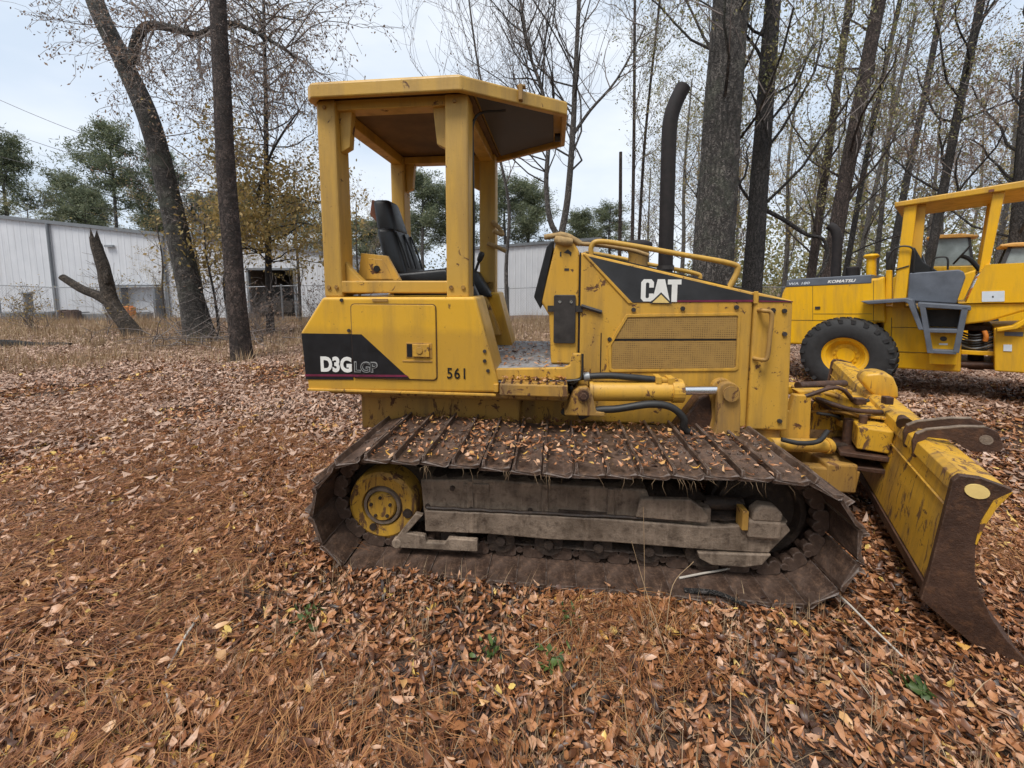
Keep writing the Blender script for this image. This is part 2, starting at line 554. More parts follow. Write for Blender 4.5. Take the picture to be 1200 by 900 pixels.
def lettering(name, text, box, y, mat, parent, bold=0.03, shear=0.0, thick=0.0015, spacing=1.0):
    """Flat lettering facing -Y, fitted to box = x0, x1, z0, z1."""
    cu = bpy.data.curves.new(name, 'FONT')
    cu.body = text
    cu.offset = bold
    cu.shear = shear
    cu.extrude = 0.01
    cu.space_character = spacing
    cu.resolution_u = 4
    o = bpy.data.objects.new(name, cu)
    COL.objects.link(o)
    dg = bpy.context.evaluated_depsgraph_get()
    dg.update()
    me = bpy.data.meshes.new_from_object(o.evaluated_get(dg))
    bpy.data.objects.remove(o)
    xs = [v.co.x for v in me.vertices]
    ys = [v.co.y for v in me.vertices]
    x0, x1, z0, z1 = box
    for v in me.vertices:
        a = (v.co.x - min(xs)) / (max(xs) - min(xs))
        b = (v.co.y - min(ys)) / (max(ys) - min(ys))
        d = v.co.z / 0.01
        v.co = (x0 + a * (x1 - x0), y - d * thick, z0 + b * (z1 - z0))
    me.materials.clear()
    return link_mesh(name, me, mat, parent)


def fast_mesh(name, verts, faces, tint=None):
    """numpy arrays -> mesh; faces is (M,k) or a list of such arrays."""
    if not isinstance(faces, list):
        faces = [faces]
    me = bpy.data.meshes.new(name)
    verts = np.asarray(verts, dtype=np.float32)
    me.vertices.add(len(verts))
    me.vertices.foreach_set('co', verts.ravel())
    idx = np.concatenate([f.ravel() for f in faces]).astype(np.int32)
    tot = np.concatenate([np.full(len(f), f.shape[1]) for f in faces]).astype(np.int32)
    st = np.concatenate([[0], np.cumsum(tot)[:-1]]).astype(np.int32)
    me.loops.add(len(idx))
    me.loops.foreach_set('vertex_index', idx)
    me.polygons.add(len(tot))
    me.polygons.foreach_set('loop_start', st)
    me.polygons.foreach_set('loop_total', tot)
    me.update(calc_edges=True)
    if tint is not None:
        a = me.attributes.new('tint', 'FLOAT', 'POINT')
        a.data.foreach_set('value', np.asarray(tint, dtype=np.float32))
    return me


# smooth value noise for terrain and patchiness
_G = RNG.random((64, 64))


def vnoise(x, y, s):
    x = np.asarray(x, float) / s + 100.3
    y = np.asarray(y, float) / s + 57.7
    xi, yi = np.floor(x).astype(int), np.floor(y).astype(int)
    fx, fy = x - xi, y - yi
    fx, fy = fx * fx * (3 - 2 * fx), fy * fy * (3 - 2 * fy)
    g = lambda a, b: _G[a % 64, b % 64]
    return (g(xi, yi) * (1 - fx) + g(xi + 1, yi) * fx) * (1 - fy) + (g(xi, yi + 1) * (1 - fx) + g(xi + 1, yi + 1) * fx) * fy


def ground_h(x, y):
    x, y = np.asarray(x, float), np.asarray(y, float)
    h = (vnoise(x, y, 0.45) - 0.5) * 0.035 + (vnoise(x, y, 1.6) - 0.5) * 0.07 + (vnoise(x, y, 5) - 0.5) * 0.12
    calm = np.clip((np.hypot((x - 0.6) / 2.6, (y - 2.7) / 1.9) - 0.75) / 0.5, 0.25, 1)
    calm2 = np.clip((np.hypot((x - 5.6) / 2.4, (y - 5.2) / 2.2) - 0.8) / 0.5, 0.15, 1)
    h = h * calm * calm2 - 0.012
    far = np.clip((y - 11) / 9, 0, 1)
    h = h - 0.22 * far * far * (3 - 2 * far)
    s = (x - 4.53) * 0.669 - (y - 5.234) * 0.743
    q = (x - 4.53) * 0.743 + (y - 5.234) * 0.669
    near = np.clip(1.6 - np.abs(q - 0.8) / 1.6, 0, 1) * np.clip((6.5 - np.abs(s)) / 3, 0, 1)
    h = h + 0.0612 * np.clip(s, 0, 3.2) * near * np.clip((x - 2.6) / 1.0, 0, 1)
    h = np.where(np.hypot(x, y) > 60, h * 0.5, h)
    return h


# ================================================================== setting: ground
def make_ground():
    t = np.linspace(-1, 1, 331)
    gx = 1.3 * np.sinh(6.0 * t)
    s = np.linspace(-0.72, 1, 331)
    gy = 3.0 + 1.3 * np.sinh(6.0 * s)
    X, Y = np.meshgrid(gx, gy)
    Z = ground_h(X, Y)
    n, m = len(gx), len(gy)
    v = np.stack([X.ravel(), Y.ravel(), Z.ravel()], 1)
    i = np.arange(m - 1)[:, None] * n + np.arange(n - 1)[None, :]
    f = np.stack([i, i + 1, i + n + 1, i + n], -1).reshape(-1, 4)
    me = fast_mesh('ground', v, f)
    me.shade_smooth()
    o = link_mesh('ground', me, 'ground')
    tag(o, 'leaf covered woodland ground with bare soil patches', 'ground', kind='structure')
    return o


GROUND = make_ground()


# ================================================================== warehouses behind the fence
def clad_wall(parent, x0, x1, y, top, z0, pw=0.92):
    """Ribbed cladding sheets, one object per sheet; top(x) gives the height."""
    n = max(1, round((x1 - x0) / pw))
    w = (x1 - x0) / n
    for k in range(n):
        a = x0 + k * w
        xs, ys = [], []
        for j in range(3):
            b = a + w * j / 3
            for dx, dy in ((0.0, 0.0), (0.03, -0.012), (0.06, -0.012), (0.09, 0.0)):
                xs.append(b + dx)
                ys.append(dy)
        xs.append(a + w - 0.004)
        ys.append(0.0)
        m = len(xs)
        vs = [(px, y + py, z0) for px, py in zip(xs, ys)] + [(px, y + py, top(px)) for px, py in zip(xs, ys)] + \
             [(xs[0], y + 0.05, z0), (xs[-1], y + 0.05, z0), (xs[0], y + 0.05, top(xs[0])), (xs[-1], y + 0.05, top(xs[-1]))]
        fs = [(i, i + 1, m + i + 1, m + i) for i in range(m - 1)] + [(2 * m, 2 * m + 2, 2 * m + 3, 2 * m + 1), (0, m, 2 * m + 2, 2 * m), (m - 1, 2 * m + 1, 2 * m + 3, 2 * m - 1)]
        MB().add(vs, fs).build('cladding_sheet', 'whwall', parent)


WA = empty('warehouse', (0, 0, 0), 0, 'long white metal warehouse with sloping roof edge and dark doorway at left', 'warehouse')
WY = 19.0
EX0, EX1 = -44.0, -8.95
topA = lambda x: 4.66 + (x + 24.28) * (3.02 - 4.66) / (-8.97 + 24.28)
clad_wall(WA, EX0, -12.75, WY, lambda x: topA(x), -0.5)
clad_wall(WA, -10.40, EX1, WY, lambda x: topA(x), -0.5)
clad_wall(WA, -12.75, -10.40, WY, lambda x: topA(x), 2.13)
mb = MB()
mb.prism([(EX0, topA(EX0)), (EX1 + 0.12, topA(EX1 + 0.12)), (EX1 + 0.12, topA(EX1) - 0.16), (EX0, topA(EX0) - 0.16)], WY - 0.12, WY + 0.06)
mb.build('rake_trim', 'whtrim', WA)
mb = MB()
mb.prism([(EX0, topA(EX0) + 0.01), (EX1 + 0.1, topA(EX1) + 0.0), (EX1 + 0.1, topA(EX1) - 0.12), (EX0, topA(EX0) - 0.11)], WY + 0.065, WY + 16)
mb.build('roof', 'galv', WA)
mb = MB()
mb.box(EX1 - 0.06, EX1, WY + 0.06, WY + 15.9, -0.5, 2.9)
mb.box(EX0, EX0 + 0.06, WY + 0.06, WY + 15.9, -0.5, 6.0)
mb.box(EX0, EX1, WY + 15.84, WY + 15.9, -0.5, 2.9)
mb.build('side_wall', 'whwall', WA)
for xd in (-22.0, -16.6):
    mb = MB()
    mb.cyl((xd, WY - 0.09, -0.4), (xd, WY - 0.09, topA(xd) - 0.15), 0.06, n=8)
    mb.build('downspout', 'whtrim', WA)
mb = MB()
mb.box(-12.74, -10.41, WY + 0.2, WY + 4.0, -0.45, -0.40)
mb.box(-12.9, -10.2, WY + 3.9, WY + 4.0, -0.4, 2.6)
mb.box(-12.9, -12.8, WY + 0.1, WY + 3.9, -0.4, 2.6)
mb.build('doorway_interior', 'whdark', WA)
mb = MB()
for x in (-12.75, -10.50):
    mb.box(x, x + 0.10, WY - 0.06, WY + 0.1, -0.4, 2.14)
mb.box(-12.75, -10.40, WY - 0.06, WY + 0.1, 2.08, 2.18)
mb.build('door_frame', 'whtrim', WA)
mb = MB()
mb.prism([(-12.6, 0.0), (-11.0, 0.0), (-11.0, 0.55), (-11.5, 0.6), (-12.6, 0.95)], WY + 0.6, WY + 1.6)
mb.build('stored_pallet', 'deadwood', WA)
mb = MB()
mb.box(-19.35, -18.95, WY - 0.14, WY - 0.03, 3.16, 3.26)
mb.build('wall_lamp', 'galv', WA)
mb = MB()
mb.box(-19.3, -16.9, WY - 0.4, WY - 0.05, 1.30, 1.38)
mb.box(-17.0, -16.9, WY - 0.4, WY - 0.05, -0.4, 1.30)
mb.box(-18.6, -18.5, WY - 0.4, WY - 0.05, -0.4, 1.30)
mb.build('pipe_frame', 'whtrim', WA)

WB = empty('warehouse', (0, 0, 0), 0, 'white metal shed seen between the bulldozer dash and canopy post', 'warehouse')
topB = lambda x: 3.42 + (x + 0.9) * 0.075
clad_wall(WB, -2.6, 4.6, 21.0, topB, -0.5)
mb = MB()
mb.prism([(-2.7, topB(-2.7) + 0.02), (4.7, topB(4.7) + 0.02), (4.7, topB(4.7) - 0.12), (-2.7, topB(-2.7) - 0.12)], 20.9, 21.06)
mb.build('rake_trim', 'whtrim', WB)
mb = MB()
mb.prism([(-2.65, topB(-2.65)), (4.65, topB(4.65)), (4.65, topB(4.65) - 0.1), (-2.65, topB(-2.65) - 0.1)], 21.065, 33)
mb.build('roof', 'galv', WB)
mb = MB()
mb.box(-2.6, -2.55, 21.06, 32.9, -0.5, 3.1)
mb.box(4.55, 4.6, 21.06, 32.9, -0.5, 3.6)
mb.build('side_wall', 'whwall', WB)

# ================================================================== chain-link fence
FN = empty('chain_link_fence', (0, 16.3, 0), 0, 'low galvanised chain link fence running in front of the white warehouses', 'fence')
zf = lambda x: float(ground_h(x, 16.3))
for k in range(18):
    x = -26.0 + k * 2.35
    m = MB()
    m.cyl((x, 0, zf(x) - 0.2), (x, 0, zf(x) + 1.52), 0.032, n=8)
    m.lathe([(0.036, 0.0), (0.036, 0.03), (0.0, 0.05)], (x, 0, zf(x) + 1.5), 'z', 8)
    m.build('post', 'galv', FN)
mb = MB()
for k in range(17):
    x = -26.0 + k * 2.35
    mb.cyl((x, 0, zf(x) + 1.47), (x + 2.35, 0, zf(x + 2.35) + 1.47), 0.02, n=6)
mb.build('top_rail', 'galv', FN)
vs, fs = [], []
for sgn in (1, -1):                                  # woven wire, every strand a thin ribbon prism
    for k in range(int((40 + 1.6) / 0.11)):
        x = -26.8 + k * 0.11
        a = Vector((x if sgn > 0 else x + 1.45, 0, -0.12)); b = Vector((x + 1.45 if sgn > 0 else x, 0, 1.34))
        q = len(vs)
        for p in (a, b):
            vs += [(p.x - 0.0022, 0.001 * sgn - 0.0015, p.z), (p.x + 0.0022, 0.001 * sgn - 0.0015, p.z), (p.x, 0.001 * sgn + 0.002, p.z)]
        fs += [(q, q + 1, q + 4, q + 3), (q + 1, q + 2, q + 5, q + 4), (q + 2, q, q + 3, q + 5)]
o = MB().add(vs, fs).build('wire_mesh', 'galv', FN)
o['kind'] = 'stuff'

# ================================================================== odds and ends by the fence
def slab(name, x0, x1, y0, y1, z0, z1, mat, label, cat):
    m = MB()
    m.prism([(x0, y0), (x1, y0), (x1, y1), (x0, y1)], z0, z1, axis='z')
    m.prism([(x0 + 0.1, y0 - 0.03), (x0 + 0.3, y0 - 0.03), (x0 + 0.3, y1), (x0 + 0.1, y1)], z0, z1 + 0.05, axis='z')
    m.prism([(x1 - 0.3, y0 - 0.03), (x1 - 0.1, y0 - 0.03), (x1 - 0.1, y1), (x1 - 0.3, y1)], z0, z1 + 0.05, axis='z')
    o_ = m.build(name, mat, bevel=0.02)
    return tag(o_, label, cat)


slab('steel_trough', -23.6, -20.0, 17.0, 17.6, -0.3, 0.18, 'whtrim', 'long dark steel trough lying before the warehouse at far left', 'trough')
slab('timber_stack', -19.6, -16.4, 17.3, 17.9, -0.3, 0.12, 'concrete', 'low grey stack of beams behind the broken snag', 'beams')
slab('orange_crate', -17.35, -16.55, 17.0, 17.25, -0.3, 0.42, 'orange', 'faded orange crate standing against the white warehouse', 'crate')
slab('scrap_pile', -19.75, -18.9, 16.9, 17.2, -0.3, 0.26, 'rustiron', 'brown rusty scrap lump beside the fence post', 'scrap')
m = MB()
m.lathe([(0.0, 1.06), (0.20, 1.06), (0.22, 1.0), (0.13, 0.98), (0.13, 0.2), (0.16, -0.3), (0.0, -0.3)], (-21.3, 17.3, 0), 'z', 16)
tag(m.build('vent_stack', 'whtrim', smooth=40), 'short dark capped vent pipe before the warehouse', 'pipe')

# power lines, drooping spans
for k, (a, b, d) in enumerate((((-48.0, 19.0), (-22.0, 9.7), 0.9), ((-48.0, 16.1), (-22.0, 9.0), 0.9), ((-48.0, 13.3), (-22.0, 8.5), 0.7))):
    m = MB()
    pts = []
    for j in range(13):
        t = j / 12
        pts.append((a[0] + (b[0] - a[0]) * t, 35.0, a[1] + (b[1] - a[1]) * t - d * 4 * t * (1 - t)))
    m.tube(pts, 0.022, 5)
    tag(m.build('power_line', 'darksteel'), ('highest of the three thin power lines crossing the left sky', 'middle of the three thin power lines crossing the left sky',
        'lowest of the three thin power lines crossing the left sky')[k], 'power line', 'power lines in the left sky')

# ================================================================== trees
class Tree:
    """Grows wood tubes and leaf faces for one tree with numpy."""
    def __init__(self, seed):
        self.r = random.Random(seed)
        self.wv, self.wf, self.nw = [], [], 0       # trunk and limbs
        self.tv, self.tf, self.nt = [], [], 0       # twigs
        self.tips = []

    def tube(self, pts, rad, n, twig=False):
        pts = np.asarray(pts, float)
        rad = np.asarray(rad, float)
        m = len(pts)
        t = np.gradient(pts, axis=0)
        t /= np.linalg.norm(t, axis=1, keepdims=True) + 1e-9
        ref = np.array([0.31, 0.94, 0.12]) if abs(t[:, 2]).mean() > 0.5 else np.array([0.1, 0.1, 0.99])
        u = np.cross(t, ref)
        u /= np.linalg.norm(u, axis=1, keepdims=True) + 1e-9
        w = np.cross(t, u)
        a = np.arange(n) * 2 * np.pi / n
        ring = (u[:, None, :] * np.cos(a)[None, :, None] + w[:, None, :] * np.sin(a)[None, :, None]) * rad[:, None, None]
        v = (pts[:, None, :] + ring).reshape(-1, 3)
        i = np.arange(m - 1)[:, None] * n
        k = np.arange(n)[None, :]
        k2 = (k + 1) % n
        f = np.stack([i + k, i + k2, i + n + k2, i + n + k], -1).reshape(-1, 4)
        if twig:
            self.tv.append(v); self.tf.append(f + self.nt); self.nt += len(v)
        else:
            self.wv.append(v); self.wf.append(f + self.nw); self.nw += len(v)

    def limb(self, p, d, length, r0, level, droop=0.0, up=0.15, wob=0.22, kids=5, maxlevel=3, twigkids=True):
        rr = self.r
        seg = max(4, int(6 - level)) if level < 3 else 3
        pts = [np.array(p, float)]
        d = np.array(d, float)
        d /= np.linalg.norm(d)
        for _ in range(seg):
            d = d + np.array([rr.gauss(0, wob), rr.gauss(0, wob), rr.gauss(0, wob * 0.7) + up - droop])
            d /= np.linalg.norm(d)
            pts.append(pts[-1] + d * length / seg)
        rad = np.linspace(r0, max(0.0035, r0 * (0.45 if level < 2 else 0.3)), len(pts))
        thin = r0 < 0.022
        self.tube(pts, rad, 7 if level == 0 else (5 if not thin else 3), twig=thin)
        if level >= maxlevel:
            for q in pts[1:]:
                self.tips.append(q)
            return pts
        for k in range(kids):
            t = rr.uniform(0.25, 1.0) if k else 1.0
            idx = min(int(t * seg), seg - 1)
            fr = t * seg - idx
            q = pts[idx] * (1 - fr) + pts[idx + 1] * fr
            ax = pts[idx + 1] - pts[idx]
            ax /= np.linalg.norm(ax) + 1e-9
            sd = np.array([rr.gauss(0, 1), rr.gauss(0, 1), rr.gauss(0, 0.6)])
            sd -= ax * sd.dot(ax)
            sd /= np.linalg.norm(sd) + 1e-9
            nd = ax * rr.uniform(0.5, 1.0) + sd * rr.uniform(0.6, 1.1)
            self.limb(q, nd, length * rr.uniform(0.42, 0.68), max(0.004, rad[idx] * rr.uniform(0.40, 0.62)), level + 1, droop, up, wob, max(3, kids - 1), maxlevel)
        return pts

    def trunk(self, pts, r0, r1, n=14, flare=1.35):
        P = np.array([list(p) for p in bend(pts, 5)])
        s = np.linspace(0, 1, len(P))
        rad = r0 + (r1 - r0) * s
        h = P[:, 2] - P[0, 2]
        rad = rad * (1 + (flare - 1) * np.exp(-h / 0.35))
        ring0 = self.nw
        self.tube(P, rad, n)
        # uneven girth
        v = self.wv[-1].reshape(len(P), n, 3)
        ph = self.r.uniform(0, 6)
        for j in range(n):
            k = 1 + 0.05 * math.sin(3 * 2 * math.pi * j / n + ph) + 0.03 * math.sin(5 * 2 * math.pi * j / n - ph)
            v[:, j, :] = P + (v[:, j, :] - P) * (k + 0.02 * np.sin(s * 31 + j * 2.1))[:, None]
        self.wv[-1] = v.reshape(-1, 3)
        return P, rad

    def leaves(self, count, size, spread=0.25, droopy=0.5, centers=None):
        c = np.array(self.tips if centers is None else centers)
        rs = np.random.default_rng(self.r.randrange(1 << 30))
        c = c[rs.integers(0, len(c), count)] + rs.normal(0, spread, (count, 3))
        d = rs.normal(0, 1, (count, 3)); d[:, 2] -= droopy
        d /= np.linalg.norm(d, axis=1, keepdims=True)
        e = np.cross(d, rs.normal(0, 1, (count, 3)))
        e /= np.linalg.norm(e, axis=1, keepdims=True) + 1e-9
        s = (size * rs.uniform(0.6, 1.4, count))[:, None]
        v = np.stack([c, c + d * s * 0.5 + e * s * 0.26, c + d * s, c + d * s * 0.5 - e * s * 0.26], 1).reshape(-1, 3)
        f = np.arange(count * 4).reshape(-1, 4)
        return v, f, np.repeat(rs.random(count), 4)

    def finish(self, name, wood, leafmat, leaf, label, cat='tree', group=None, loc=(0, 0, 0)):
        root = empty(name, loc, 0, label, cat, group)
        o = np.array(loc)
        me = fast_mesh('trunk', np.concatenate(self.wv) - o, np.concatenate(self.wf))
        me.shade_smooth()
        link_mesh('trunk', me, wood, root)
        if self.nt:
            me = fast_mesh('twigs', np.concatenate(self.tv) - o, np.concatenate(self.tf))
            link_mesh('twigs', me, 'twig', root)['kind'] = 'stuff'
        if leaf is not None:
            me = fast_mesh('crown', leaf[0] - o, leaf[1], leaf[2])
            link_mesh('crown', me, leafmat, root)['kind'] = 'stuff'
        return root


def dup_tree(root, loc, rz, sc, label, group):
    r = root.copy(); COL.objects.link(r)
    r.location = loc; r.rotation_euler = (0, 0, rz); r.scale = (sc[0], sc[0], sc[1])
    r['label'] = label; r['group'] = group
    for ch in list(root.children):
        c = ch.copy(); COL.objects.link(c); c.parent = r
    return r


def gz(x, y):
    return float(ground_h(x, y)) - 0.05


# --- leaning oak at left with the arching limb and hanging leaves
t = Tree(3)
P, rad = t.trunk([(-8.01, 10, -0.1), (-8.12, 10, 0.7), (-8.24, 10, 1.6), (-8.50, 10, 3.43), (-8.85, 10, 5.4), (-9.38, 10, 6.84), (-9.92, 10, 8.2), (-10.5, 10.2, 10.5), (-10.9, 10.4, 13)], 0.29, 0.13, 16, 1.5)
arch = bend([(-9.12, 10, 6.75), (-8.95, 9.95, 7.25), (-8.60, 9.9, 7.55), (-7.9, 9.8, 7.42), (-7.26, 9.7, 7.23), (-6.6, 9.6, 7.42), (-6.0, 9.5, 7.25), (-5.3, 9.4, 6.85), (-4.8, 9.3, 6.5)], 3)
t.tube([list(p) for p in arch], np.linspace(0.12, 0.03, len(arch)), 8)
for k in range(6, len(arch)):
    for j in range(4):
        d = (t.r.uniform(-1, 1), t.r.uniform(-0.7, 0.7), t.r.choice([0.9, 0.5, -0.5, -0.9, 0.7]))
        t.limb(arch[k], d, t.r.uniform(1.0, 2.0), 0.017, 1, droop=0.20, up=0.04, wob=0.3, kids=5, maxlevel=3)
for k in range(16, 38, 3):
    if k < len(P):
        for j in range(2):
            t.limb(P[k], (t.r.uniform(0.3, 1.3), t.r.uniform(-0.8, 0.3), t.r.uniform(-0.4, 0.6)), t.r.uniform(1.0, 2.2), 0.016, 1, droop=0.16, up=0.1, wob=0.3, kids=4, maxlevel=3)
t.finish('oak_tree', 'bark_grey', 'brown_leaf', t.leaves(9500, 0.060, 0.055, 1.6), 'leaning grey oak with arching limb at the left of the clearing', loc=(-8.01, 10, 0))

# --- straight pine trunk right in front of it
t = Tree(5)
P, rad = t.trunk([(-5.10, 7.33, -0.1), (-5.14, 7.33, 1.2), (-5.17, 7.33, 3.5), (-5.14, 7.33, 5.0), (-5.11, 7.33, 6.5), (-5.0, 7.4, 9.0), (-4.9, 7.5, 12.5)], 0.168, 0.10, 14, 1.25)
for k in range(30, len(P)):
    t.limb(P[k], (t.r.uniform(-1, 1), t.r.uniform(-1, 1), 0.4), 1.6, 0.04, 1, kids=3, maxlevel=2)
t.finish('pine_tree', 'bark_pine', 'pine_needle', t.leaves(900, 0.2, 0.25, 0.2), 'straight slim brown pine trunk nearest the bulldozer on the left', loc=(-5.10, 7.33, 0))

# --- slim tree with ochre foliage
t = Tree(8)
P, rad = t.trunk([(-7.26, 11.7, -0.1), (-7.22, 11.7, 1.5), (-7.16, 11.7, 3.0), (-7.10, 11.7, 4.7), (-7.0, 11.7, 6.6), (-6.93, 11.7, 8.6), (-6.9, 11.8, 10.4)], 0.10, 0.03, 9, 1.3)
low = []
for k in range(7, len(P)):
    for j in range(3):
        az = t.r.uniform(0, 6.28)
        L = t.r.uniform(1.0, 2.0) if P[k][2] < 5.5 else t.r.uniform(0.8, 1.6)
        n0 = len(t.tips)
        t.limb(P[k], (math.cos(az), math.sin(az), t.r.uniform(-0.1, 0.5)), L, 0.024, 1, droop=0.06, up=0.08, wob=0.28, kids=4, maxlevel=3)
        if P[k][2] < 5.0:
            low += t.tips[n0:]
t.limb((-8.35, 11.4, 1.4), (0.7, 0.0, 1.0), 0.3, 0.03, 3)
br = bend([(-7.9, 11.2, 0.0), (-8.05, 11.1, 0.9), (-7.95, 11.0, 1.8), (-7.55, 11.0, 2.8), (-7.12, 11, 3.4), (-6.8, 11, 4.3), (-6.50, 11, 5.0), (-6.1, 11, 5.6), (-5.70, 11, 6.1)], 4)
t.tube([list(p) for p in br], np.linspace(0.075, 0.02, len(br)), 7)
for k in range(10, len(br), 2):
    t.limb(br[k], (t.r.uniform(-1, 1), t.r.uniform(-1, 1), 0.4), 1.3, 0.02, 1, wob=0.3, kids=4, maxlevel=3)
lv = t.leaves(9500, 0.105, 0.24, 0.8, low)
lv2 = t.leaves(4200, 0.065, 0.07, 0.8)
leaf = (np.concatenate([lv[0], lv2[0]]), np.concatenate([lv[1], lv2[1] + len(lv[0])]), np.concatenate([lv[2], lv2[2]]))
t.finish('young_tree', 'bark_dark', 'ochre_leaf', leaf, 'slim young tree with ochre leaves in front of the warehouse doorway', loc=(-7.26, 11.7, 0))

# --- thin saplings left of the oak
for k, (x, y, h, s) in enumerate(((-10.2, 12.6, 5.0, 31), (-9.55, 12.2, 3.9, 32), (-7.72, 10.3, 3.0, 33))):
    t = Tree(s)
    P, rad = t.trunk([(x, y, -0.1), (x - 0.08, y, h * 0.4), (x - 0.22, y, h * 0.75), (x - 0.2, y, h)], 0.035, 0.010, 6, 1.2)
    for j in range(3, len(P)):
        for q in range(2):
            t.limb(P[j], (t.r.uniform(-1, 1), t.r.uniform(-1, 1), t.r.uniform(0, 0.7)), h * 0.25, 0.012, 2, wob=0.3, kids=3, maxlevel=3)
    t.finish('sapling', 'bark_dark', 'brown_leaf', t.leaves(260, 0.06, 0.1, 0.8), ('bare crooked sapling just left of the leaning oak', 'shorter bare sapling between the snag and the leaning oak',
             'thin bare sapling rising between the leaning oak and slim pine')[k], group='saplings beside the leaning oak', loc=(x, y, 0))

# --- scrubby shrubs in the grass
for k, (x, y, h, lab) in enumerate(((-9.1, 11.2, 1.3, 'bare grey shrub between the snag and the leaning oak'), (-6.35, 9.6, 1.1, 'low bare shrub right of the leaning oak foot'), (-12.6, 12.4, 1.2, 'bare shrub in the grass left of the snag'),
                                     (-5.6, 11.4, 1.2, 'low shrub right of the young ochre tree'), (-14.6, 12.0, 1.0, 'low shrub at the far left of the grass strip'), (-4.3, 9.8, 0.8, 'small shrub just left of the bulldozer body'),
                                     (-1.0, 10.5, 0.8, 'dry shrub seen through the bulldozer step opening'))):
    t = Tree(200 + k)
    for j in range(16):
        t.limb((x + t.r.gauss(0, 0.18), y + t.r.gauss(0, 0.15), -0.05), (t.r.gauss(0, 0.45), t.r.gauss(0, 0.4), 1.0), h * t.r.uniform(0.5, 1.1), 0.009, 1, up=0.15, wob=0.25, kids=4, maxlevel=3)
    rt = empty('shrub', (x, y, 0), 0, lab, 'shrub', 'scrubby shrubs in the grass')
    link_mesh('twigs', fast_mesh('twigs', np.concatenate(t.tv) - np.array((x, y, 0)), np.concatenate(t.tf)), 'twig', rt)['kind'] = 'stuff'
    lf_ = t.leaves(420, 0.06, 0.05, 0.5)
    link_mesh('crown', fast_mesh('crown', lf_[0] - np.array((x, y, 0)), lf_[1], lf_[2]), ('ochre_leaf', 'brown_leaf')[k % 2], rt)['kind'] = 'stuff'

# --- broken snag
t = Tree(12)
P, rad = t.trunk([(-10.40, 10.8, -0.1), (-10.60, 10.8, 0.25), (-11.0, 10.8, 0.90), (-11.10, 10.8, 1.45), (-11.15, 10.8, 1.9), (-11.24, 10.8, 2.3), (-11.30, 10.8, 2.60)], 0.195, 0.115, 12, 1.25)
t.wv[-1][-12:, 2] += np.array([0, .02, .25, .05, .38, .10, .30, .02, -.05, -.22, -.12, -.15])
br = bend([(-11.02, 10.8, 0.92), (-11.35, 10.78, 1.15), (-11.75, 10.75, 1.33), (-12.22, 10.72, 1.66)], 4)
t.tube([list(p) for p in br], np.linspace(0.14, 0.085, len(br)), 8)
t.tube([(-11.02, 10.75, 1.5), (-10.98, 10.72, 1.72), (-10.97, 10.72, 1.86)], [0.09, 0.075, 0.03], 7)
for k in range(10):
    t.limb(P[t.r.randrange(8, 25)], (t.r.uniform(-1, 0.6), -0.6, t.r.uniform(-0.2, 0.4)), 0.35, 0.008, 3, wob=0.3)
t.finish('broken_snag', 'deadwood', None, None, 'broken forked dead trunk standing before the white warehouse', 'dead tree', loc=(-10.5, 10.8, 0))

# --- right-hand trunks: big oak and the ones in the woods
def wood_tree(name, seed, pts, r0, r1, wood, leafmat, nleaf, lsize, label, start=0.35, limbs=14, L=2.4, group=None, up=0.22, maxlevel=3, n=12, extra=None, flare=1.25):
    t = Tree(seed)
    P, rad = t.trunk(pts, r0, r1, n, flare)
    m = len(P)
    for k in range(limbs):
        i = int(m * (start + (0.98 - start) * (k + t.r.random()) / limbs))
        i = min(i, m - 1)
        az = t.r.uniform(0, 6.28)
        t.limb(P[i], (math.cos(az), math.sin(az), t.r.uniform(0.3, 1.2)), L * t.r.uniform(0.6, 1.25), min(rad[i] * 0.36, 0.030), 1, up=up, wob=0.24, kids=5, maxlevel=maxlevel)
    if extra:
        extra(t, P, rad)
    leaf = t.leaves(nleaf, lsize, 0.075, 0.7) if nleaf else None
    return t.finish(name, wood, leafmat, leaf, label, group=group, loc=tuple(pts[0][:2]) + (0,))


WOODS = 'trees of the woods on the right'
wood_tree('oak_tree', 21, [(3.53, 7, -0.1), (3.55, 7, 1.9), (3.58, 7, 4.0), (3.63, 7, 6.2), (3.75, 7.1, 9.5), (3.9, 7.2, 13)], 0.36, 0.20, 'bark_grey', 'olive_leaf', 4200, 0.062,
          'thickest grey oak trunk rising behind the bulldozer hood', 0.42, 12, 3.0, WOODS, n=18)
wood_tree('oak_tree', 22, [(4.15, 7.9, -0.1), (4.18, 7.9, 2.0), (4.16, 7.9, 4.0), (4.25, 7.9, 7.0), (4.4, 8, 12)], 0.21, 0.12, 'bark_grey', 'olive_leaf', 3600, 0.062,
          'dark trunk half hidden behind the thickest oak', 0.42, 10, 2.4, WOODS)


def low_branch(t, P, rad):
    b = bend([(4.95, 8, 3.0), (5.35, 7.9, 2.75), (5.75, 7.8, 2.45), (6.05, 7.75, 2.35), (6.12, 7.7, 2.0), (5.9, 7.65, 1.6), (5.4, 7.6, 1.25)], 4)
    t.tube([list(p) for p in b], np.linspace(0.045, 0.02, len(b)), 7)


wood_tree('gum_tree', 23, [(4.84, 8, -0.1), (4.87, 8, 1.5), (4.90, 8, 4.0), (4.95, 8, 6.9), (5.05, 8, 12)], 0.205, 0.11, 'bark_dark', 'olive_leaf', 4800, 0.062,
          'straight dark trunk with a low looping branch beside the thickest oak', 0.36, 14, 2.6, WOODS, extra=low_branch)


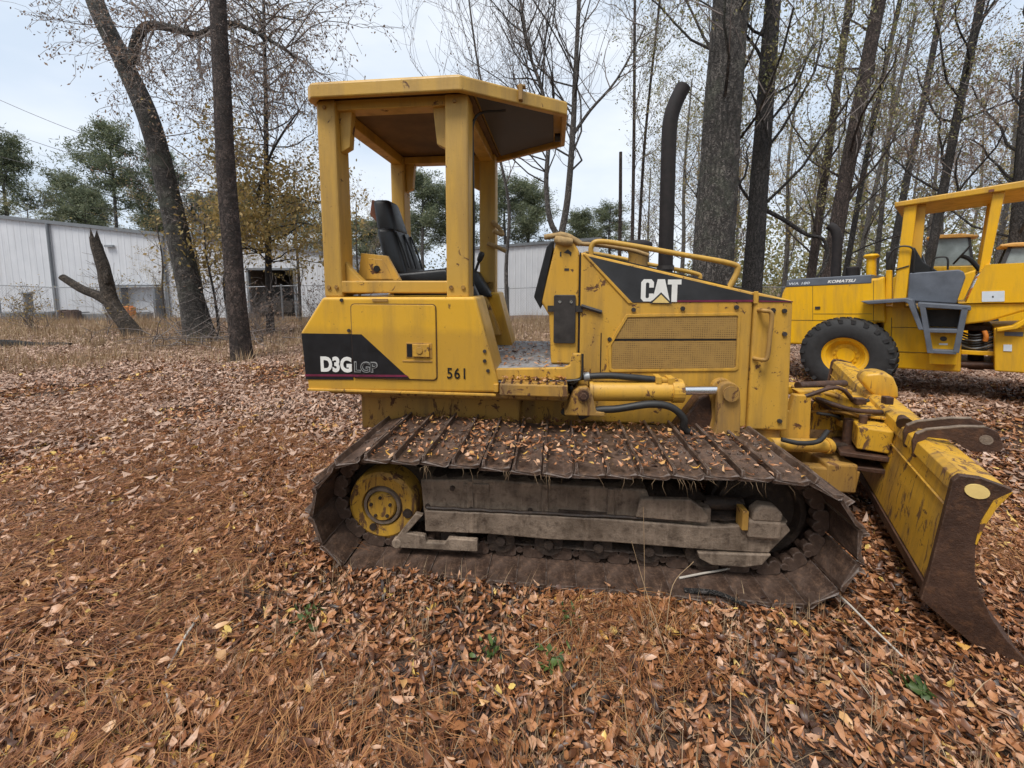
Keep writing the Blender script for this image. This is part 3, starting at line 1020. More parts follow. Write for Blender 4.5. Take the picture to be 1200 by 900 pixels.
def fork(t, P, rad):
    b = bend([(1.33, 11, 2.7), (1.05, 11, 3.2), (0.93, 11, 4.2), (0.98, 11, 5.4), (0.80, 11, 6.6), (0.45, 11, 7.6), (0.1, 11, 9.5)], 4)
    t.tube([list(p) for p in b], np.linspace(0.085, 0.03, len(b)), 8)
    for k in range(8, len(b)):
        for j in range(2):
            t.limb(b[k], (t.r.uniform(-1.4, 0.5), t.r.uniform(-0.8, 0.8), t.r.uniform(0.2, 1)), t.r.uniform(1.6, 3.0), 0.022, 1, up=0.16, wob=0.22, kids=5, maxlevel=3)
    b2 = bend([(1.6, 11, 5.4), (2.1, 11, 6.1), (2.8, 11, 6.9), (3.5, 11, 8.2)], 4)
    t.tube([list(p) for p in b2], np.linspace(0.05, 0.02, len(b2)), 7)
    for k in range(4, len(b2)):
        t.limb(b2[k], (t.r.uniform(-0.5, 1.2), t.r.uniform(-0.8, 0.8), 0.6), 2.0, 0.02, 1, up=0.16, kids=5, maxlevel=3)


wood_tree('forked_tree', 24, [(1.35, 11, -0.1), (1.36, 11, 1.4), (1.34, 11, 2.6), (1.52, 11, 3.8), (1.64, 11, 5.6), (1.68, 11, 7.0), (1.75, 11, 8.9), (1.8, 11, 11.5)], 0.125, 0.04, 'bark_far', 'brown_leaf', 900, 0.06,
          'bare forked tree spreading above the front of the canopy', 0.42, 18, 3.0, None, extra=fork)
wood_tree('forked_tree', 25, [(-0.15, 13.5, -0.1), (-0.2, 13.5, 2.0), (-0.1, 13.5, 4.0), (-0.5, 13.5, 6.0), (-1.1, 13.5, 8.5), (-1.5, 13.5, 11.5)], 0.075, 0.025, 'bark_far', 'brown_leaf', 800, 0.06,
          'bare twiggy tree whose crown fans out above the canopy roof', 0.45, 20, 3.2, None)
SLIM = 'slim trunks behind the exhaust stack'
wood_tree('slim_tree', 26, [(3.60, 12, -0.1), (3.62, 12, 2.7), (3.58, 12, 6.0), (3.50, 12, 9.5), (3.5, 12, 12)], 0.06, 0.03, 'bark_pine', 'olive_leaf', 2600, 0.06, 'slim dark trunk just left of the exhaust stack', 0.4, 12, 1.7, SLIM)
wood_tree('slim_tree', 27, [(3.92, 12.4, -0.1), (3.95, 12.4, 2.7), (4.05, 12.4, 6.0), (4.35, 12.4, 9.8), (4.5, 12.4, 12)], 0.055, 0.025, 'bark_pine', 'olive_leaf', 2600, 0.06, 'slim leaning trunk right behind the exhaust stack', 0.4, 12, 1.7, SLIM)
m = MB()
pp = [(3.82, 14, -0.3), (3.80, 14, 2.0), (3.78, 14, 4.0), (3.74, 14, 5.97)]
m.tube(pp, [0.075, 0.07, 0.062, 0.055], 8)
tag(m.build('bare_pole', 'bark_pine', smooth=50), 'branchless broken pole standing left of the slim trunks', 'pole')
rights = [
    (31, [(8.98, 12, -0.1), (9.12, 12, 2.3), (9.3, 12, 5.0), (9.60, 12, 9.5), (9.8, 12, 13)], 0.13, 0.07, 'bark_pine', 'olive_leaf', 2300, 'brown trunk just left of the loader exhaust'),
    (32, [(7.86, 10, -0.1), (8.06, 10, 2.2), (8.30, 10, 4.6), (8.71, 10, 8.2), (9.2, 10, 12.5)], 0.19, 0.11, 'bark_pine', 'olive_leaf', 2600, 'stout leaning brown trunk behind the loader exhaust'),
    (33, [(10.75, 13, -0.1), (11.04, 13, 2.4), (11.4, 13, 6.0), (11.98, 13, 10.2), (12.3, 13, 13)], 0.085, 0.05, 'bark_dark', 'olive_leaf', 2000, 'thin dark trunk leaning right above the loader hood'),
    (34, [(14.2, 15, -0.1), (14.6, 15, 4.7), (15.0, 15, 8.0), (15.34, 15, 11.5), (15.6, 15, 14)], 0.12, 0.07, 'bark_dark', 'brown_leaf', 2000, 'dark trunk rising left of the loader canopy'),
    (35, [(10.32, 10, -0.1), (10.60, 10, 2.6), (10.85, 10, 5.4), (11.14, 10, 8.2), (11.4, 10, 12)], 0.10, 0.065, 'bark_dark', 'brown_leaf', 2400, 'dark leaning trunk rising behind the loader canopy post'),
    (36, [(11.45, 9, -0.1), (11.40, 9, 2.5), (11.25, 9, 5.8), (11.2, 9, 11)], 0.13, 0.08, 'bark_dark', 'olive_leaf', 2200, 'dark upright trunk at the right edge behind the loader canopy'),
    (37, [(6.55, 13, -0.1), (6.6, 13, 3.0), (6.9, 13, 6.0), (7.3, 13, 9.8), (7.5, 13, 13)], 0.08, 0.04, 'bark_dark', 'olive_leaf', 2200, 'slender trunk between the looping branch and the loader'),
    (38, [(13.4, 15.6, -0.1), (13.9, 15.6, 4.0), (14.5, 15.6, 8.0), (15.0, 15.6, 11.5)], 0.09, 0.05, 'bark_far', 'brown_leaf', 2000, 'greyish trunk in the woods above the loader seat'),
    (39, [(7.5, 15.5, -0.1), (7.6, 15.5, 3.0), (7.7, 15.5, 7.0), (8.0, 15.5, 12)], 0.11, 0.05, 'bark_far', 'olive_leaf', 2200, 'grey upright trunk deeper in the woods behind the loader hood'),
]
for sd_, pts, r0, r1, wd, lf, nl, lab in rights:
    wood_tree('woodland_tree', sd_, pts, r0, r1, wd, lf, int(nl * 1.9), 0.066, lab, 0.26, 18, 2.2, WOODS)

# --- background kinds, copied
BGB = []
for k in range(3):
    hh = (13, 11, 14)[k]
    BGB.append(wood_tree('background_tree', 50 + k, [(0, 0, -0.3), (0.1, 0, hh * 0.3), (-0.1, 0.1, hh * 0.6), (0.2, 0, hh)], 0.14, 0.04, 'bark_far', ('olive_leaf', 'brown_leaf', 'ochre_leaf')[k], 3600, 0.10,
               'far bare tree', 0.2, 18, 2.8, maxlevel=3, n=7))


def pine(seed, h):
    t = Tree(seed)
    P, rad = t.trunk([(0, 0, -0.3), (0.1, 0, h * 0.4), (0, 0.1, h * 0.75), (0.1, 0, h)], 0.20, 0.04, 8, 1.1)
    m = len(P)
    tips = []
    for k in range(46):
        f = 0.42 + 0.56 * (k + t.r.random()) / 46
        i = min(int(f * m), m - 1)
        az = t.r.uniform(0, 6.28)
        L = h * (0.21 * (1.02 - f) + 0.055) * t.r.uniform(0.55, 1.35)
        pts = t.limb(P[i], (math.cos(az), math.sin(az), t.r.uniform(-0.1, 0.5)), L, 0.04, 2, up=0.08, wob=0.12, kids=3, maxlevel=3)
        tips += [q for q in pts[2:]]
    tips += t.tips
    c = np.array(tips)
    rs = np.random.default_rng(seed)
    # tufts: clusters of needles round a subset of points
    tuft = c[rs.integers(0, len(c), 620)] + rs.normal(0, 0.12, (620, 3))
    lv = t.leaves(15000, 0.30, 0.22, -0.2, tuft)
    v = lv[0].reshape(-1, 4, 3)
    mid = (v[:, 1] + v[:, 3]) / 2
    v[:, 1] = mid + (v[:, 1] - mid) * 0.42
    v[:, 3] = mid + (v[:, 3] - mid) * 0.42
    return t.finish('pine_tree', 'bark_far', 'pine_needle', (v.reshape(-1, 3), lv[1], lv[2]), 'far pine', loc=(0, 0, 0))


PN = [pine(70, 14.0), pine(71, 12.0), pine(72, 15.0)]
_used = set()


def place(protos, k, x, y, rz, sc, label, group):
    p = protos[k]
    if id(p) not in _used:
        _used.add(id(p))
        p.location = (x, y, gz(x, y)); p.rotation_euler = (0, 0, rz); p.scale = (sc[0], sc[0], sc[1])
        p['label'] = label; p['group'] = group
        return p
    return dup_tree(p, (x, y, gz(x, y)), rz, sc, label, group)


PG = 'pines behind the warehouses'
pines = [(-45.5, 36, 1.0, 1.02, 'dark pine at the left edge of the picture behind the warehouse'),
         (-42.5, 40, 0.9, 0.86, 'second pine from the left edge behind the warehouse roof'),
         (-35.5, 36, 0.95, 0.99, 'tall pine standing clear above the warehouse left of the leaning oak'),
         (-32.2, 37, 0.9, 0.93, 'pine just left of the leaning oak above the roof edge'),
         (-29.8, 39, 0.85, 0.80, 'lower pine behind the leaning oak trunk'),
         (-26.5, 40, 0.9, 0.72, 'pine between the leaning oak and slim pine trunk'),
         (-48.5, 44, 1.2, 0.90, 'broad pine cut by the left edge of the picture'),
         (-39.2, 44, 1.1, 0.72, 'low broad pine in the gap left of the tall clear pine'),
         (-22.8, 42, 1.1, 0.66, 'low pine right of the slim pine trunk'),
         (-18.8, 42, 1.1, 0.60, 'low broad pine behind the young ochre tree'),
         (-14.6, 40, 1.0, 0.62, 'low pine just left of the canopy'),
         (-11.2, 42, 1.0, 0.58, 'low pine left of the seat back'),
         (-7.6, 34, 0.95, 0.74, 'green pine framed by the canopy posts'),
         (-5.4, 36, 1.0, 0.80, 'pine seen just behind the front canopy post'),
         (-0.6, 36, 1.05, 0.70, 'pine seen right of the front canopy posts'),
         (1.6, 38, 1.05, 0.76, 'pine left of the forked bare tree'),
         (6.4, 38, 0.8, 0.66, 'small pine right of the forked bare tree'),
         (9.8, 40, 0.9, 0.60, 'low pine seen left of the exhaust stack')]
for k, (x, y, a, b, lab) in enumerate(pines):
    place(PN, k % 3, x, y, k * 1.9, (a, b), lab, PG)
rb = random.Random(4)
BG = 'far bare trees behind the clearing'
spots = [(-40.0, 33, 0.62), (-24.0, 34, 0.66), (-20.5, 36, 0.62), (-16.5, 36, 0.6), (-13.5, 30, 0.55), (-10.2, 32, 0.60), (-4.0, 38, 0.55)]
spots += [(-10.6, 15.0, 0.36), (-8.3, 15.3, 0.42), (-5.9, 15.2, 0.36), (-13.2, 14.9, 0.30)]
labs = ['pale bare tree between the two leftmost pines', 'ochre tree top showing right of the leaning oak', 'bare tree top behind the slim pine trunk', 'bare tree top above the dark warehouse doorway',
        'hazy tree left of the bulldozer canopy', 'pale tree seen behind the bulldozer seat', 'pale bare tree between the canopy posts',
        'small ochre tree at the fence behind the leaning oak', 'small ochre tree at the fence behind the slim pine trunk', 'small olive tree at the fence just left of the bulldozer', 'small ochre tree at the fence above the broken snag']
for k, (x, y, s) in enumerate(spots):
    place(BGB, (0, 2, 1, 1, 2, 1, 0, 2, 2, 0, 2)[k], x, y, k * 2.3, (s * 1.2, s), labs[k], BG)
k = 0
for row, (y0, xa, xb, cnt, s0) in enumerate(((7.5, 17, 30, 5, 0.9), (18.5, 8.5, 25, 4, 0.85), (23, 7, 33, 7, 0.9), (29, 6, 42, 8, 1.0), (38, 13, 56, 8, 1.1))):
    for j in range(cnt):
        x = xa + (xb - xa) * (j + rb.uniform(0.15, 0.85)) / cnt
        y = y0 + rb.uniform(-1.6, 1.6)
        s = s0 * rb.uniform(0.85, 1.15)
        place(BGB, k % 3, x, y, rb.uniform(0, 6.28), (s, s), 'thin bare trunk among the far trees behind the loader', 'far woodland trees behind the loader')
        k += 1

# --- brushy mass at the foot of the far wood
rs = np.random.default_rng(9)
N = 34000
cy = rs.uniform(22, 48, N); cx = rs.uniform(0.36, 1.5, N) * cy
hz = np.minimum(np.abs(rs.normal(0, 1, N)), 1.7) * (1.6 + 3.4 * vnoise(cx, cy, 5)) * np.clip((cx / cy - 0.3) / 0.35, 0.25, 1)
c = np.stack([cx, cy, hz - 0.1], 1)
N2 = 14000
c2 = np.stack([rs.uniform(-62, 4, N2), rs.uniform(34, 46, N2), np.abs(rs.normal(0, 2.4, N2))], 1)
c = np.concatenate([c, c2]); N = len(c)
d = rs.normal(0, 1, (N, 3)); d /= np.linalg.norm(d, axis=1, keepdims=True)
e = np.cross(d, rs.normal(0, 1, (N, 3))); e /= np.linalg.norm(e, axis=1, keepdims=True)
s = rs.uniform(0.14, 0.36, N)[:, None]
v = np.stack([c, c + d * s * .5 + e * s * .3, c + d * s, c + d * s * .5 - e * s * .3], 1).reshape(-1, 3)
o = link_mesh('undergrowth', fast_mesh('undergrowth', v, np.arange(N * 4).reshape(-1, 4), np.repeat(rs.random(N), 4)), 'olive_leaf')
tag(o, 'brown and olive undergrowth along the foot of the far woods', 'undergrowth', kind='stuff')

N = 30000  # leaf screen added out of view behind the camera, cuts light from the horizon
ang = rs.uniform(math.radians(100), math.radians(440 - 180), N)
rad_ = rs.uniform(9, 15, N)
c = np.stack([rad_ * np.sin(ang), rad_ * np.cos(ang) - 1.0, rs.uniform(0, 1, N) ** 1.2 * 7.5], 1)
d = rs.normal(0, 1, (N, 3)); d /= np.linalg.norm(d, axis=1, keepdims=True)
e = np.cross(d, rs.normal(0, 1, (N, 3))); e /= np.linalg.norm(e, axis=1, keepdims=True)
s = rs.uniform(0.15, 0.35, N)[:, None]
v = np.stack([c, c + d * s * .5 + e * s * .3, c + d * s, c + d * s * .5 - e * s * .3], 1).reshape(-1, 3)
o = link_mesh('unseen_leaf_screen', fast_mesh('unseen_leaf_screen', v, np.arange(N * 4).reshape(-1, 4), np.repeat(rs.random(N), 4)), 'olive_leaf')
tag(o, 'unseen leaf screen added behind the camera to block low sky light', 'light blocker', kind='stuff')

# ================================================================== the bulldozer
# local frame: x forward (to the right in view), y to its left (away), z up
DZ = empty('bulldozer', (0.4997, 2.9474, 0.0), R(-6.0),
           'yellow crawler bulldozer with open canopy, wide muddy tracks and angled blade', 'bulldozer')


def dz(mb, name, mat, parent=None, **kw):
    return mb.build(name, mat, parent or DZ, **kw)


# --- chassis between the tracks
mb = MB()
mb.box(-1.42, 1.26, -0.40, 0.40, 0.33, 0.74)
mb.prism([(-1.50, 0.52), (-0.40, 0.52), (-0.40, 0.775), (-1.50, 0.775)], -0.47, 0.47)
dz(mb, 'chassis', 'cat_dirt_shade', bevel=0.012)
mb = MB()
mb.taper([(-1.46, 0.745), (-0.20, 0.76), (-0.12, 0.845), (-1.62, 0.835)], -0.50, [(-1.46, 0.745), (-0.20, 0.76), (-0.12, 0.845), (-1.62, 0.835)], 0.50)
mb.prism([(-1.62, 0.80), (-0.10, 0.80), (-0.08, 0.845), (-1.70, 0.842)], -0.615, 0.615)
dz(mb, 'body_skirt', 'cat_dirt_shade', bevel=0.01)  # grimy colour also stands in for the shade below the side boxes

# --- side boxes (fuel tank and battery box) and rear tank
side = [(-1.79, 1.205), (-1.63, 1.432), (-0.655, 1.438), (-0.515, 0.905), (-0.515, 0.852), (-1.755, 0.830)]
for s, nm in ((-1, 'side_box'), (1, 'side_box')):
    y0, y1 = (-0.66, -0.34) if s < 0 else (0.34, 0.66)
    mb = MB()
    mb.prism(side, y0, y1)
    sb = dz(mb, nm, 'cat_clean', bevel=0.018, seg=3)
    if s < 0:
        SIDE = sb
mb = MB()
mb.prism([(-1.78, 1.20), (-1.62, 1.42), (-1.40, 1.42), (-1.40, 0.86), (-1.74, 0.84)], -0.345, 0.345)
dz(mb, 'rear_tank', 'cat_clean', bevel=0.015)
# lip along the bottom of the box
mb = MB()
mb.box(-1.752, -0.53, -0.672, -0.655, 0.832, 0.848)
mb.box(-0.545, -0.515, -0.675, -0.62, 0.86, 0.91)
dz(mb, 'bottom_lip', 'cat', SIDE, bevel=0.004)
# access door with its seam
mb = MB()
outer, inner = rounded(-1.4445, -0.8955, 0.9195, 1.3945, 0.026), rounded(-1.4395, -0.9005, 0.9245, 1.3895, 0.022)
n = len(outer)
vs = [(x, -0.6610, z) for x, z in outer] + [(x, -0.6610, z) for x, z in inner] + [(x, -0.6635, z) for x, z in outer] + [(x, -0.6635, z) for x, z in inner]
fs = []
for i in range(n):
    j = (i + 1) % n
    fs += [(2 * n + i, 2 * n + j, 3 * n + j, 3 * n + i), (i, j, 2 * n + j, 2 * n + i), (n + i, 3 * n + i, 3 * n + j, n + j)]
mb.add(vs, fs)
dz(mb, 'door_seam', 'rustiron', SIDE)
mb = MB()
mb.prism(rounded(-1.439, -0.901, 0.925, 1.389, 0.022), -0.669, -0.6605)
DOOR = dz(mb, 'access_door', 'cat_clean', SIDE, bevel=0.003)
# latch, recess, handle
mb = MB()
mb.box(-1.115, -0.925, -0.673, -0.667, 1.035, 1.045)
mb.box(-1.09, -0.925, -0.6725, -0.668, 1.06, 1.155)
dz(mb, 'latch_plate', 'cat_dirt_shade', SIDE, bevel=0.002)
mb = MB()
mb.box(-1.083, -1.05, -0.6745, -0.670, 1.067, 1.148)
dz(mb, 'latch_recess', 'black', SIDE)
mb = MB()
mb.box(-1.045, -0.94, -0.684, -0.671, 1.07, 1.148)
mb.cyl((-1.0, -0.684, 1.11), (-1.0, -0.689, 1.11), 0.022)
dz(mb, 'latch_handle', 'cat', SIDE, bevel=0.004)
# black decal, two sheets, maroon pinstripe, lettering
mb = MB()
mb.prism([(-1.778, 1.203), (-1.444, 1.203), (-1.444, 0.912), (-1.762, 0.905)], -0.664, -0.661)
dz(mb, 'black_decal', 'black', SIDE)
mb = MB()
mb.prism([(-1.438, 1.203), (-1.375, 1.203), (-1.07, 0.928), (-1.438, 0.928)], -0.6715, -0.6695)
dz(mb, 'black_decal', 'black', SIDE)
mb = MB()
mb.prism([(-1.766, 0.925), (-1.444, 0.932), (-1.444, 0.946), (-1.767, 0.939)], -0.6655, -0.6645)
mb.prism([(-1.438, 0.933), (-1.075, 0.940), (-1.092, 0.953), (-1.438, 0.947)], -0.6725, -0.672)
dz(mb, 'maroon_stripe', 'maroon', SIDE)
lettering('lettering', 'D3G', (-1.655, -1.448, 0.958, 1.058), -0.667, 'white', SIDE, 0.045)
lettering('lettering', 'LGP', (-1.428, -1.275, 0.962, 1.032), -0.674, 'greyletter', SIDE, 0.035)
lettering('lettering', 'LGP', (-1.422, -1.281, 0.968, 1.026), -0.6765, 'black', SIDE, -0.012, thick=0.0005)
lettering('lettering', '561', (-0.835, -0.722, 0.935, 1.003), -0.663, 'black', SIDE, 0.008, spacing=1.15)
# small bolts and rust chips on the box
mb = MB()
for x, z in ((-1.50, 1.415), (-0.60, 1.05), (-0.60, 1.11), (-1.46, 1.225), (-0.58, 0.99)):
    mb.cyl((x, -0.658, z), (x, -0.668, z), 0.011, n=8)
dz(mb, 'bolt', 'darksteel', SIDE)

# --- roll-over canopy
def post(x0, x1, y0, y1, z0, z1, lean=0.0):
    m = MB()
    m.taper([(x0, y0), (x1, y0), (x1, y1), (x0, y1)], z0, [(x0 + lean, y0), (x1 + lean, y0), (x1 + lean, y1), (x0 + lean, y1)], z1, axis='z')
    return m


for s in (-1, 1):
    ya, yb = (-0.625, -0.47) if s < 0 else (0.47, 0.625)
    dz(post(-1.635, -1.515, ya, yb, 1.43, 2.625), 'canopy_post', 'cat_rops', bevel=0.012)
    dz(post(-0.842, -0.702, ya, yb, 1.43, 2.625, 0.006), 'canopy_post', 'cat_rops', bevel=0.012)
    mb = MB()                                     # lower beam with its gap above the side box
    mb.box(-1.60, -0.71, ya + 0.004 if s < 0 else ya, yb if s < 0 else yb - 0.004, 1.458, 1.535)
    dz(mb, 'lower_beam', 'cat', bevel=0.008)
    # gussets at the post heads and feet
    ym = (ya + yb) / 2
    for prof in ([(-1.515, 2.61), (-1.43, 2.61), (-1.455, 2.36), (-1.515, 2.33)], [(-0.842, 2.61), (-0.925, 2.61), (-0.90, 2.36), (-0.842, 2.33)],
                 [(-1.515, 1.53), (-1.40, 1.53), (-1.49, 1.62), (-1.515, 1.66)]):
        mb = MB()
        mb.prism(prof, ym - 0.027, ym + 0.027)
        dz(mb, 'gusset', 'cat_rops', bevel=0.004)
# rear cross beam low, with sloping bracket panel behind the seat
mb = MB()
mb.box(-1.63, -1.53, -0.47, 0.47, 1.44, 1.56)
dz(mb, 'rear_beam', 'cat', bevel=0.008)
mb = MB()
mb.prism([(-1.50, 1.535), (-1.20, 1.535), (-1.29, 1.70), (-1.47, 1.72)], -0.45, -0.42)
mb.prism([(-1.44, 1.545), (-1.25, 1.545), (-1.32, 1.675), (-1.42, 1.685)], -0.454, -0.449)
dz(mb, 'seat_side_panel', 'cat', bevel=0.004)
mb = MB()
mb.cyl((-1.36, -0.46, 1.615), (-1.36, -0.452, 1.615), 0.022, n=12)
dz(mb, 'panel_hole', 'black')

plan = [(-1.665, -0.655), (-1.62, -0.70), (-0.72, -0.70), (-0.11, -0.30), (-0.11, 0.30), (-0.72, 0.70), (-1.62, 0.70), (-1.665, 0.655)]
cen = (-0.92, 0.0)


def inset(poly, d):
    return [(cen[0] + (x - cen[0]) * (1 - d / max(0.3, abs(x - cen[0]))) if abs(x - cen[0]) > 0.05 else x,
             y * (1 - d / max(0.3, abs(y)))) for x, y in poly]


mb = MB()                                         # rim as a hollow band, roof skin on top
pi = inset(plan, 0.035)
pt = inset(plan, 0.03)
n = len(plan)
vs = [(x, y, 2.605) for x, y in plan] + [(x, y, 2.685) for x, y in plan] + [(x, y, 2.705) for x, y in pt] + \
     [(x, y, 2.605) for x, y in pi] + [(x, y, 2.655) for x, y in pi]
fs = [tuple(range(2 * n, 3 * n)), tuple(range(4 * n, 5 * n))]
for i in range(n):
    j = (i + 1) % n
    fs += [(i, j, n + j, n + i), (n + i, n + j, 2 * n + j, 2 * n + i), (i, 3 * n + i, 3 * n + j, j), (3 * n + i, 4 * n + i, 4 * n + j, 3 * n + j)]
mb.add(vs, fs)
ROOF = dz(mb, 'canopy_roof', 'cat_rops', bevel=0.008)
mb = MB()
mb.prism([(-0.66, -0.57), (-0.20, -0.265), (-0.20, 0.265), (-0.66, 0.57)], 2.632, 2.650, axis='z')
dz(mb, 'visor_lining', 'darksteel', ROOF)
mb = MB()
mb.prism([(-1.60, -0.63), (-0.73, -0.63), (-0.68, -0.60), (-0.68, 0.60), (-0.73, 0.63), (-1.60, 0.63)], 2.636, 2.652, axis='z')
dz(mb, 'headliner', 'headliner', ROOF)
mb = MB()                                         # stiffening beams under the roof
mb.box(-1.62, -1.53, -0.60, 0.60, 2.56, 2.635)
mb.box(-0.83, -0.72, -0.60, 0.60, 2.56, 2.635)
mb.box(-1.53, -0.83, 0.50, 0.60, 2.57, 2.63)
mb.box(-1.53, -0.83, -0.60, -0.50, 2.57, 2.63)
dz(mb, 'roof_beam', 'cat_rops', ROOF, bevel=0.006)
mb = MB()
mb.box(-0.410, -0.385, -0.515, -0.47, 2.62, 2.712)
mb.box(-0.42, -0.37, -0.50, -0.46, 2.700, 2.715)
dz(mb, 'lamp_bracket', 'cat_dirt_shade', ROOF, bevel=0.004)
mb = MB()
mb.cyl((-0.19, 0.08, 2.60), (-0.15, 0.08, 2.60), 0.03, n=12)
dz(mb, 'wiring_grommet', 'black', ROOF)

# --- seat
mb = MB()
mb.prism([(-1.42, 1.42), (-0.98, 1.42), (-0.96, 1.49), (-1.42, 1.49)], -0.20, 0.16)
SEAT = dz(mb, 'seat', 'darksteel', bevel=0.01)
SEAT.location = (0.06, 0, -0.01)
mb = MB()
mb.prism([(-1.45, 1.50), (-0.98, 1.50), (-0.94, 1.54), (-0.95, 1.615), (-1.02, 1.635), (-1.38, 1.60), (-1.45, 1.60)], -0.26, 0.22)
dz(mb, 'seat_cushion', 'vinyl', SEAT, bevel=0.03, seg=3, smooth=60)
mb = MB()
mb.taper([(-1.45, -0.25), (-1.30, -0.23), (-1.30, 0.19), (-1.45, 0.21)], 1.58, [(-1.54, -0.21), (-1.41, -0.18), (-1.41, 0.14), (-1.54, 0.17)], 1.93, axis='z')
dz(mb, 'backrest', 'vinyl', SEAT, bevel=0.035, seg=3, smooth=60)
mb = MB()
mb.taper([(-1.55, -0.16), (-1.40, -0.15), (-1.40, 0.12), (-1.55, 0.13)], 1.90, [(-1.60, -0.12), (-1.47, -0.11), (-1.47, 0.08), (-1.60, 0.09)], 2.15, axis='z')
dz(mb, 'headrest', 'vinyl', SEAT, bevel=0.035, seg=3, smooth=60)
mb = MB()
mb.prism([(-1.63, 2.04), (-1.56, 1.97), (-1.54, 2.12), (-1.61, 2.155)], -0.10, 0.06)
dz(mb, 'torn_backing', 'rustred', SEAT, bevel=0.01)
mb = MB()
for yy in (-0.17, -0.02, 0.12):
    mb.tube(bend([(-1.30, yy - 0.01, 1.64), (-1.34, yy, 1.76), (-1.395, yy, 1.90)]), 0.008, 6)
dz(mb, 'seat_piping', 'vinyl', SEAT, smooth=60)
# consoles and levers in front of the seat
mb = MB()
mb.taper([(-0.86, 0.24), (-0.62, 0.24), (-0.62, 0.47), (-0.86, 0.47)], 1.08, [(-0.90, 0.26), (-0.76, 0.26), (-0.76, 0.45), (-0.90, 0.45)], 1.44, axis='z')
CONS = dz(mb, 'left_console', 'cat', bevel=0.012)
mb = MB()
mb.taper([(-0.90, 0.25), (-0.70, 0.25), (-0.70, 0.46), (-0.90, 0.46)], 1.40, [(-0.96, 0.27), (-0.83, 0.27), (-0.83, 0.44), (-0.96, 0.44)], 1.62, axis='z')
dz(mb, 'console_cover', 'vinyl', CONS, bevel=0.02, smooth=60)
mb = MB()
mb.taper([(-0.86, -0.46), (-0.64, -0.46), (-0.64, -0.33), (-0.86, -0.33)], 1.34, [(-0.90, -0.45), (-0.775, -0.45), (-0.775, -0.34), (-0.90, -0.34)], 1.63, axis='z')
dz(mb, 'right_console', 'vinyl', bevel=0.02, smooth=60)
for nm, p0, p1, r in (('control_lever', (-0.86, 0.34, 1.60), (-0.79, 0.34, 1.78), 0.017), ('control_lever', (-0.84, -0.38, 1.60), (-0.80, -0.36, 1.70), 0.014)):
    mb = MB()
    mid = Vector(p0).lerp(Vector(p1), 0.55)
    mb.tube([p0, mid], 0.012, 8)
    mb.tube(bend([mid, Vector(p0).lerp(Vector(p1), 0.75), p1], 3), [0.016, 0.022, 0.024, 0.024, 0.026, 0.025, 0.015][:7], 10)
    dz(mb, nm, 'rubber', smooth=60)
mb = MB()
mb.tube(bend([(-0.72, 0.46, 2.05), (-0.66, 0.43, 1.99), (-0.63, 0.40, 1.93), (-0.70, 0.36, 1.96)]), 0.02, 8)
mb.tube(bend([(-0.76, 0.44, 1.86), (-0.66, 0.42, 1.82), (-0.60, 0.42, 1.79)]), 0.018, 8)
dz(mb, 'grab_rail', 'tape', smooth=60)

# --- floor, step and sill
mb = MB()
mb.box(-1.40, -0.03, -0.60, 0.60, 0.945, 0.985)
dz(mb, 'floor_plate', 'deck', bevel=0.004)
mb = MB()
mb.prism([(-0.535, 0.925), (-0.535, 0.995), (-0.12, 1.012), (-0.085, 1.03), (-0.07, 1.10), (-0.02, 1.10), (-0.02, 0.955), (-0.05, 0.94)], -0.635, -0.60)
dz(mb, 'door_sill', 'cat', bevel=0.006)
mb = MB()
mb.box(-0.50, -0.10, -0.735, -0.56, 0.858, 0.930)
STEP = dz(mb, 'step', 'cat_dirt_shade', bevel=0.008)
mb = MB()
for k in range(8):
    x = -0.485 + k * 0.052
    mb.box(x, x + 0.012, -0.728, -0.64, 0.930, 0.936)
dz(mb, 'step_tread', 'rustiron', STEP)
mb = MB()
mb.tube(bend([(-0.535, -0.636, 0.915), (-0.25, -0.638, 0.925), (-0.06, -0.638, 0.938), (-0.015, -0.638, 0.965), (-0.012, -0.638, 1.10)]), 0.008, 6)
dz(mb, 'sill_seal', 'rubber', smooth=60)

# --- dash
dash = [(-0.20, 0.99), (-0.025, 0.99), (-0.025, 1.72), (-0.065, 1.785), (-0.175, 1.785), (-0.27, 1.40), (-0.215, 1.31)]
mb = MB()
mb.prism(dash, -0.42, 0.42)
DASH = dz(mb, 'dashboard', 'cat', bevel=0.012)
mb = MB()
mb.prism([(-0.205, 1.79), (-0.235, 1.75), (-0.315, 1.43), (-0.270, 1.35), (-0.262, 1.40), (-0.185, 1.785)], -0.425, 0.425)
dz(mb, 'instrument_panel', 'vinyl', DASH, bevel=0.006)
mb = MB()
mb.prism(rounded(-0.185, -0.045, 1.13, 1.445, 0.012), -0.438, -0.421)
HP = dz(mb, 'hinge_plate', 'darksteel', DASH, bevel=0.004)
mb = MB()
for x in (-0.147, -0.075):
    mb.cyl((x, -0.437, 1.40), (x, -0.4425, 1.40), 0.010, n=10)
dz(mb, 'bolt', 'chrome', HP)
mb = MB()
mb.box(-0.225, 0.0, -0.432, -0.421, 1.335, 1.375)
mb.tube([(-0.01, -0.43, 1.375), (0.12, -0.43, 1.335)], 0.014, 6)
dz(mb, 'latch_bar', 'darksteel', DASH)
mb = MB()
mb.prism([(-0.125, 1.715), (-0.10, 1.735), (-0.075, 1.715), (-0.08, 1.69), (-0.09, 1.705)], -0.4225, -0.4205)
mb.box(-0.12, -0.09, -0.4225, -0.4205, 1.60, 1.615)
mb.box(-0.15, -0.14, -0.4225, -0.4205, 1.69, 1.72)
dz(mb, 'paint_chip', 'darksteel', DASH)
mb = MB()                                         # wrapped rail end over the dash
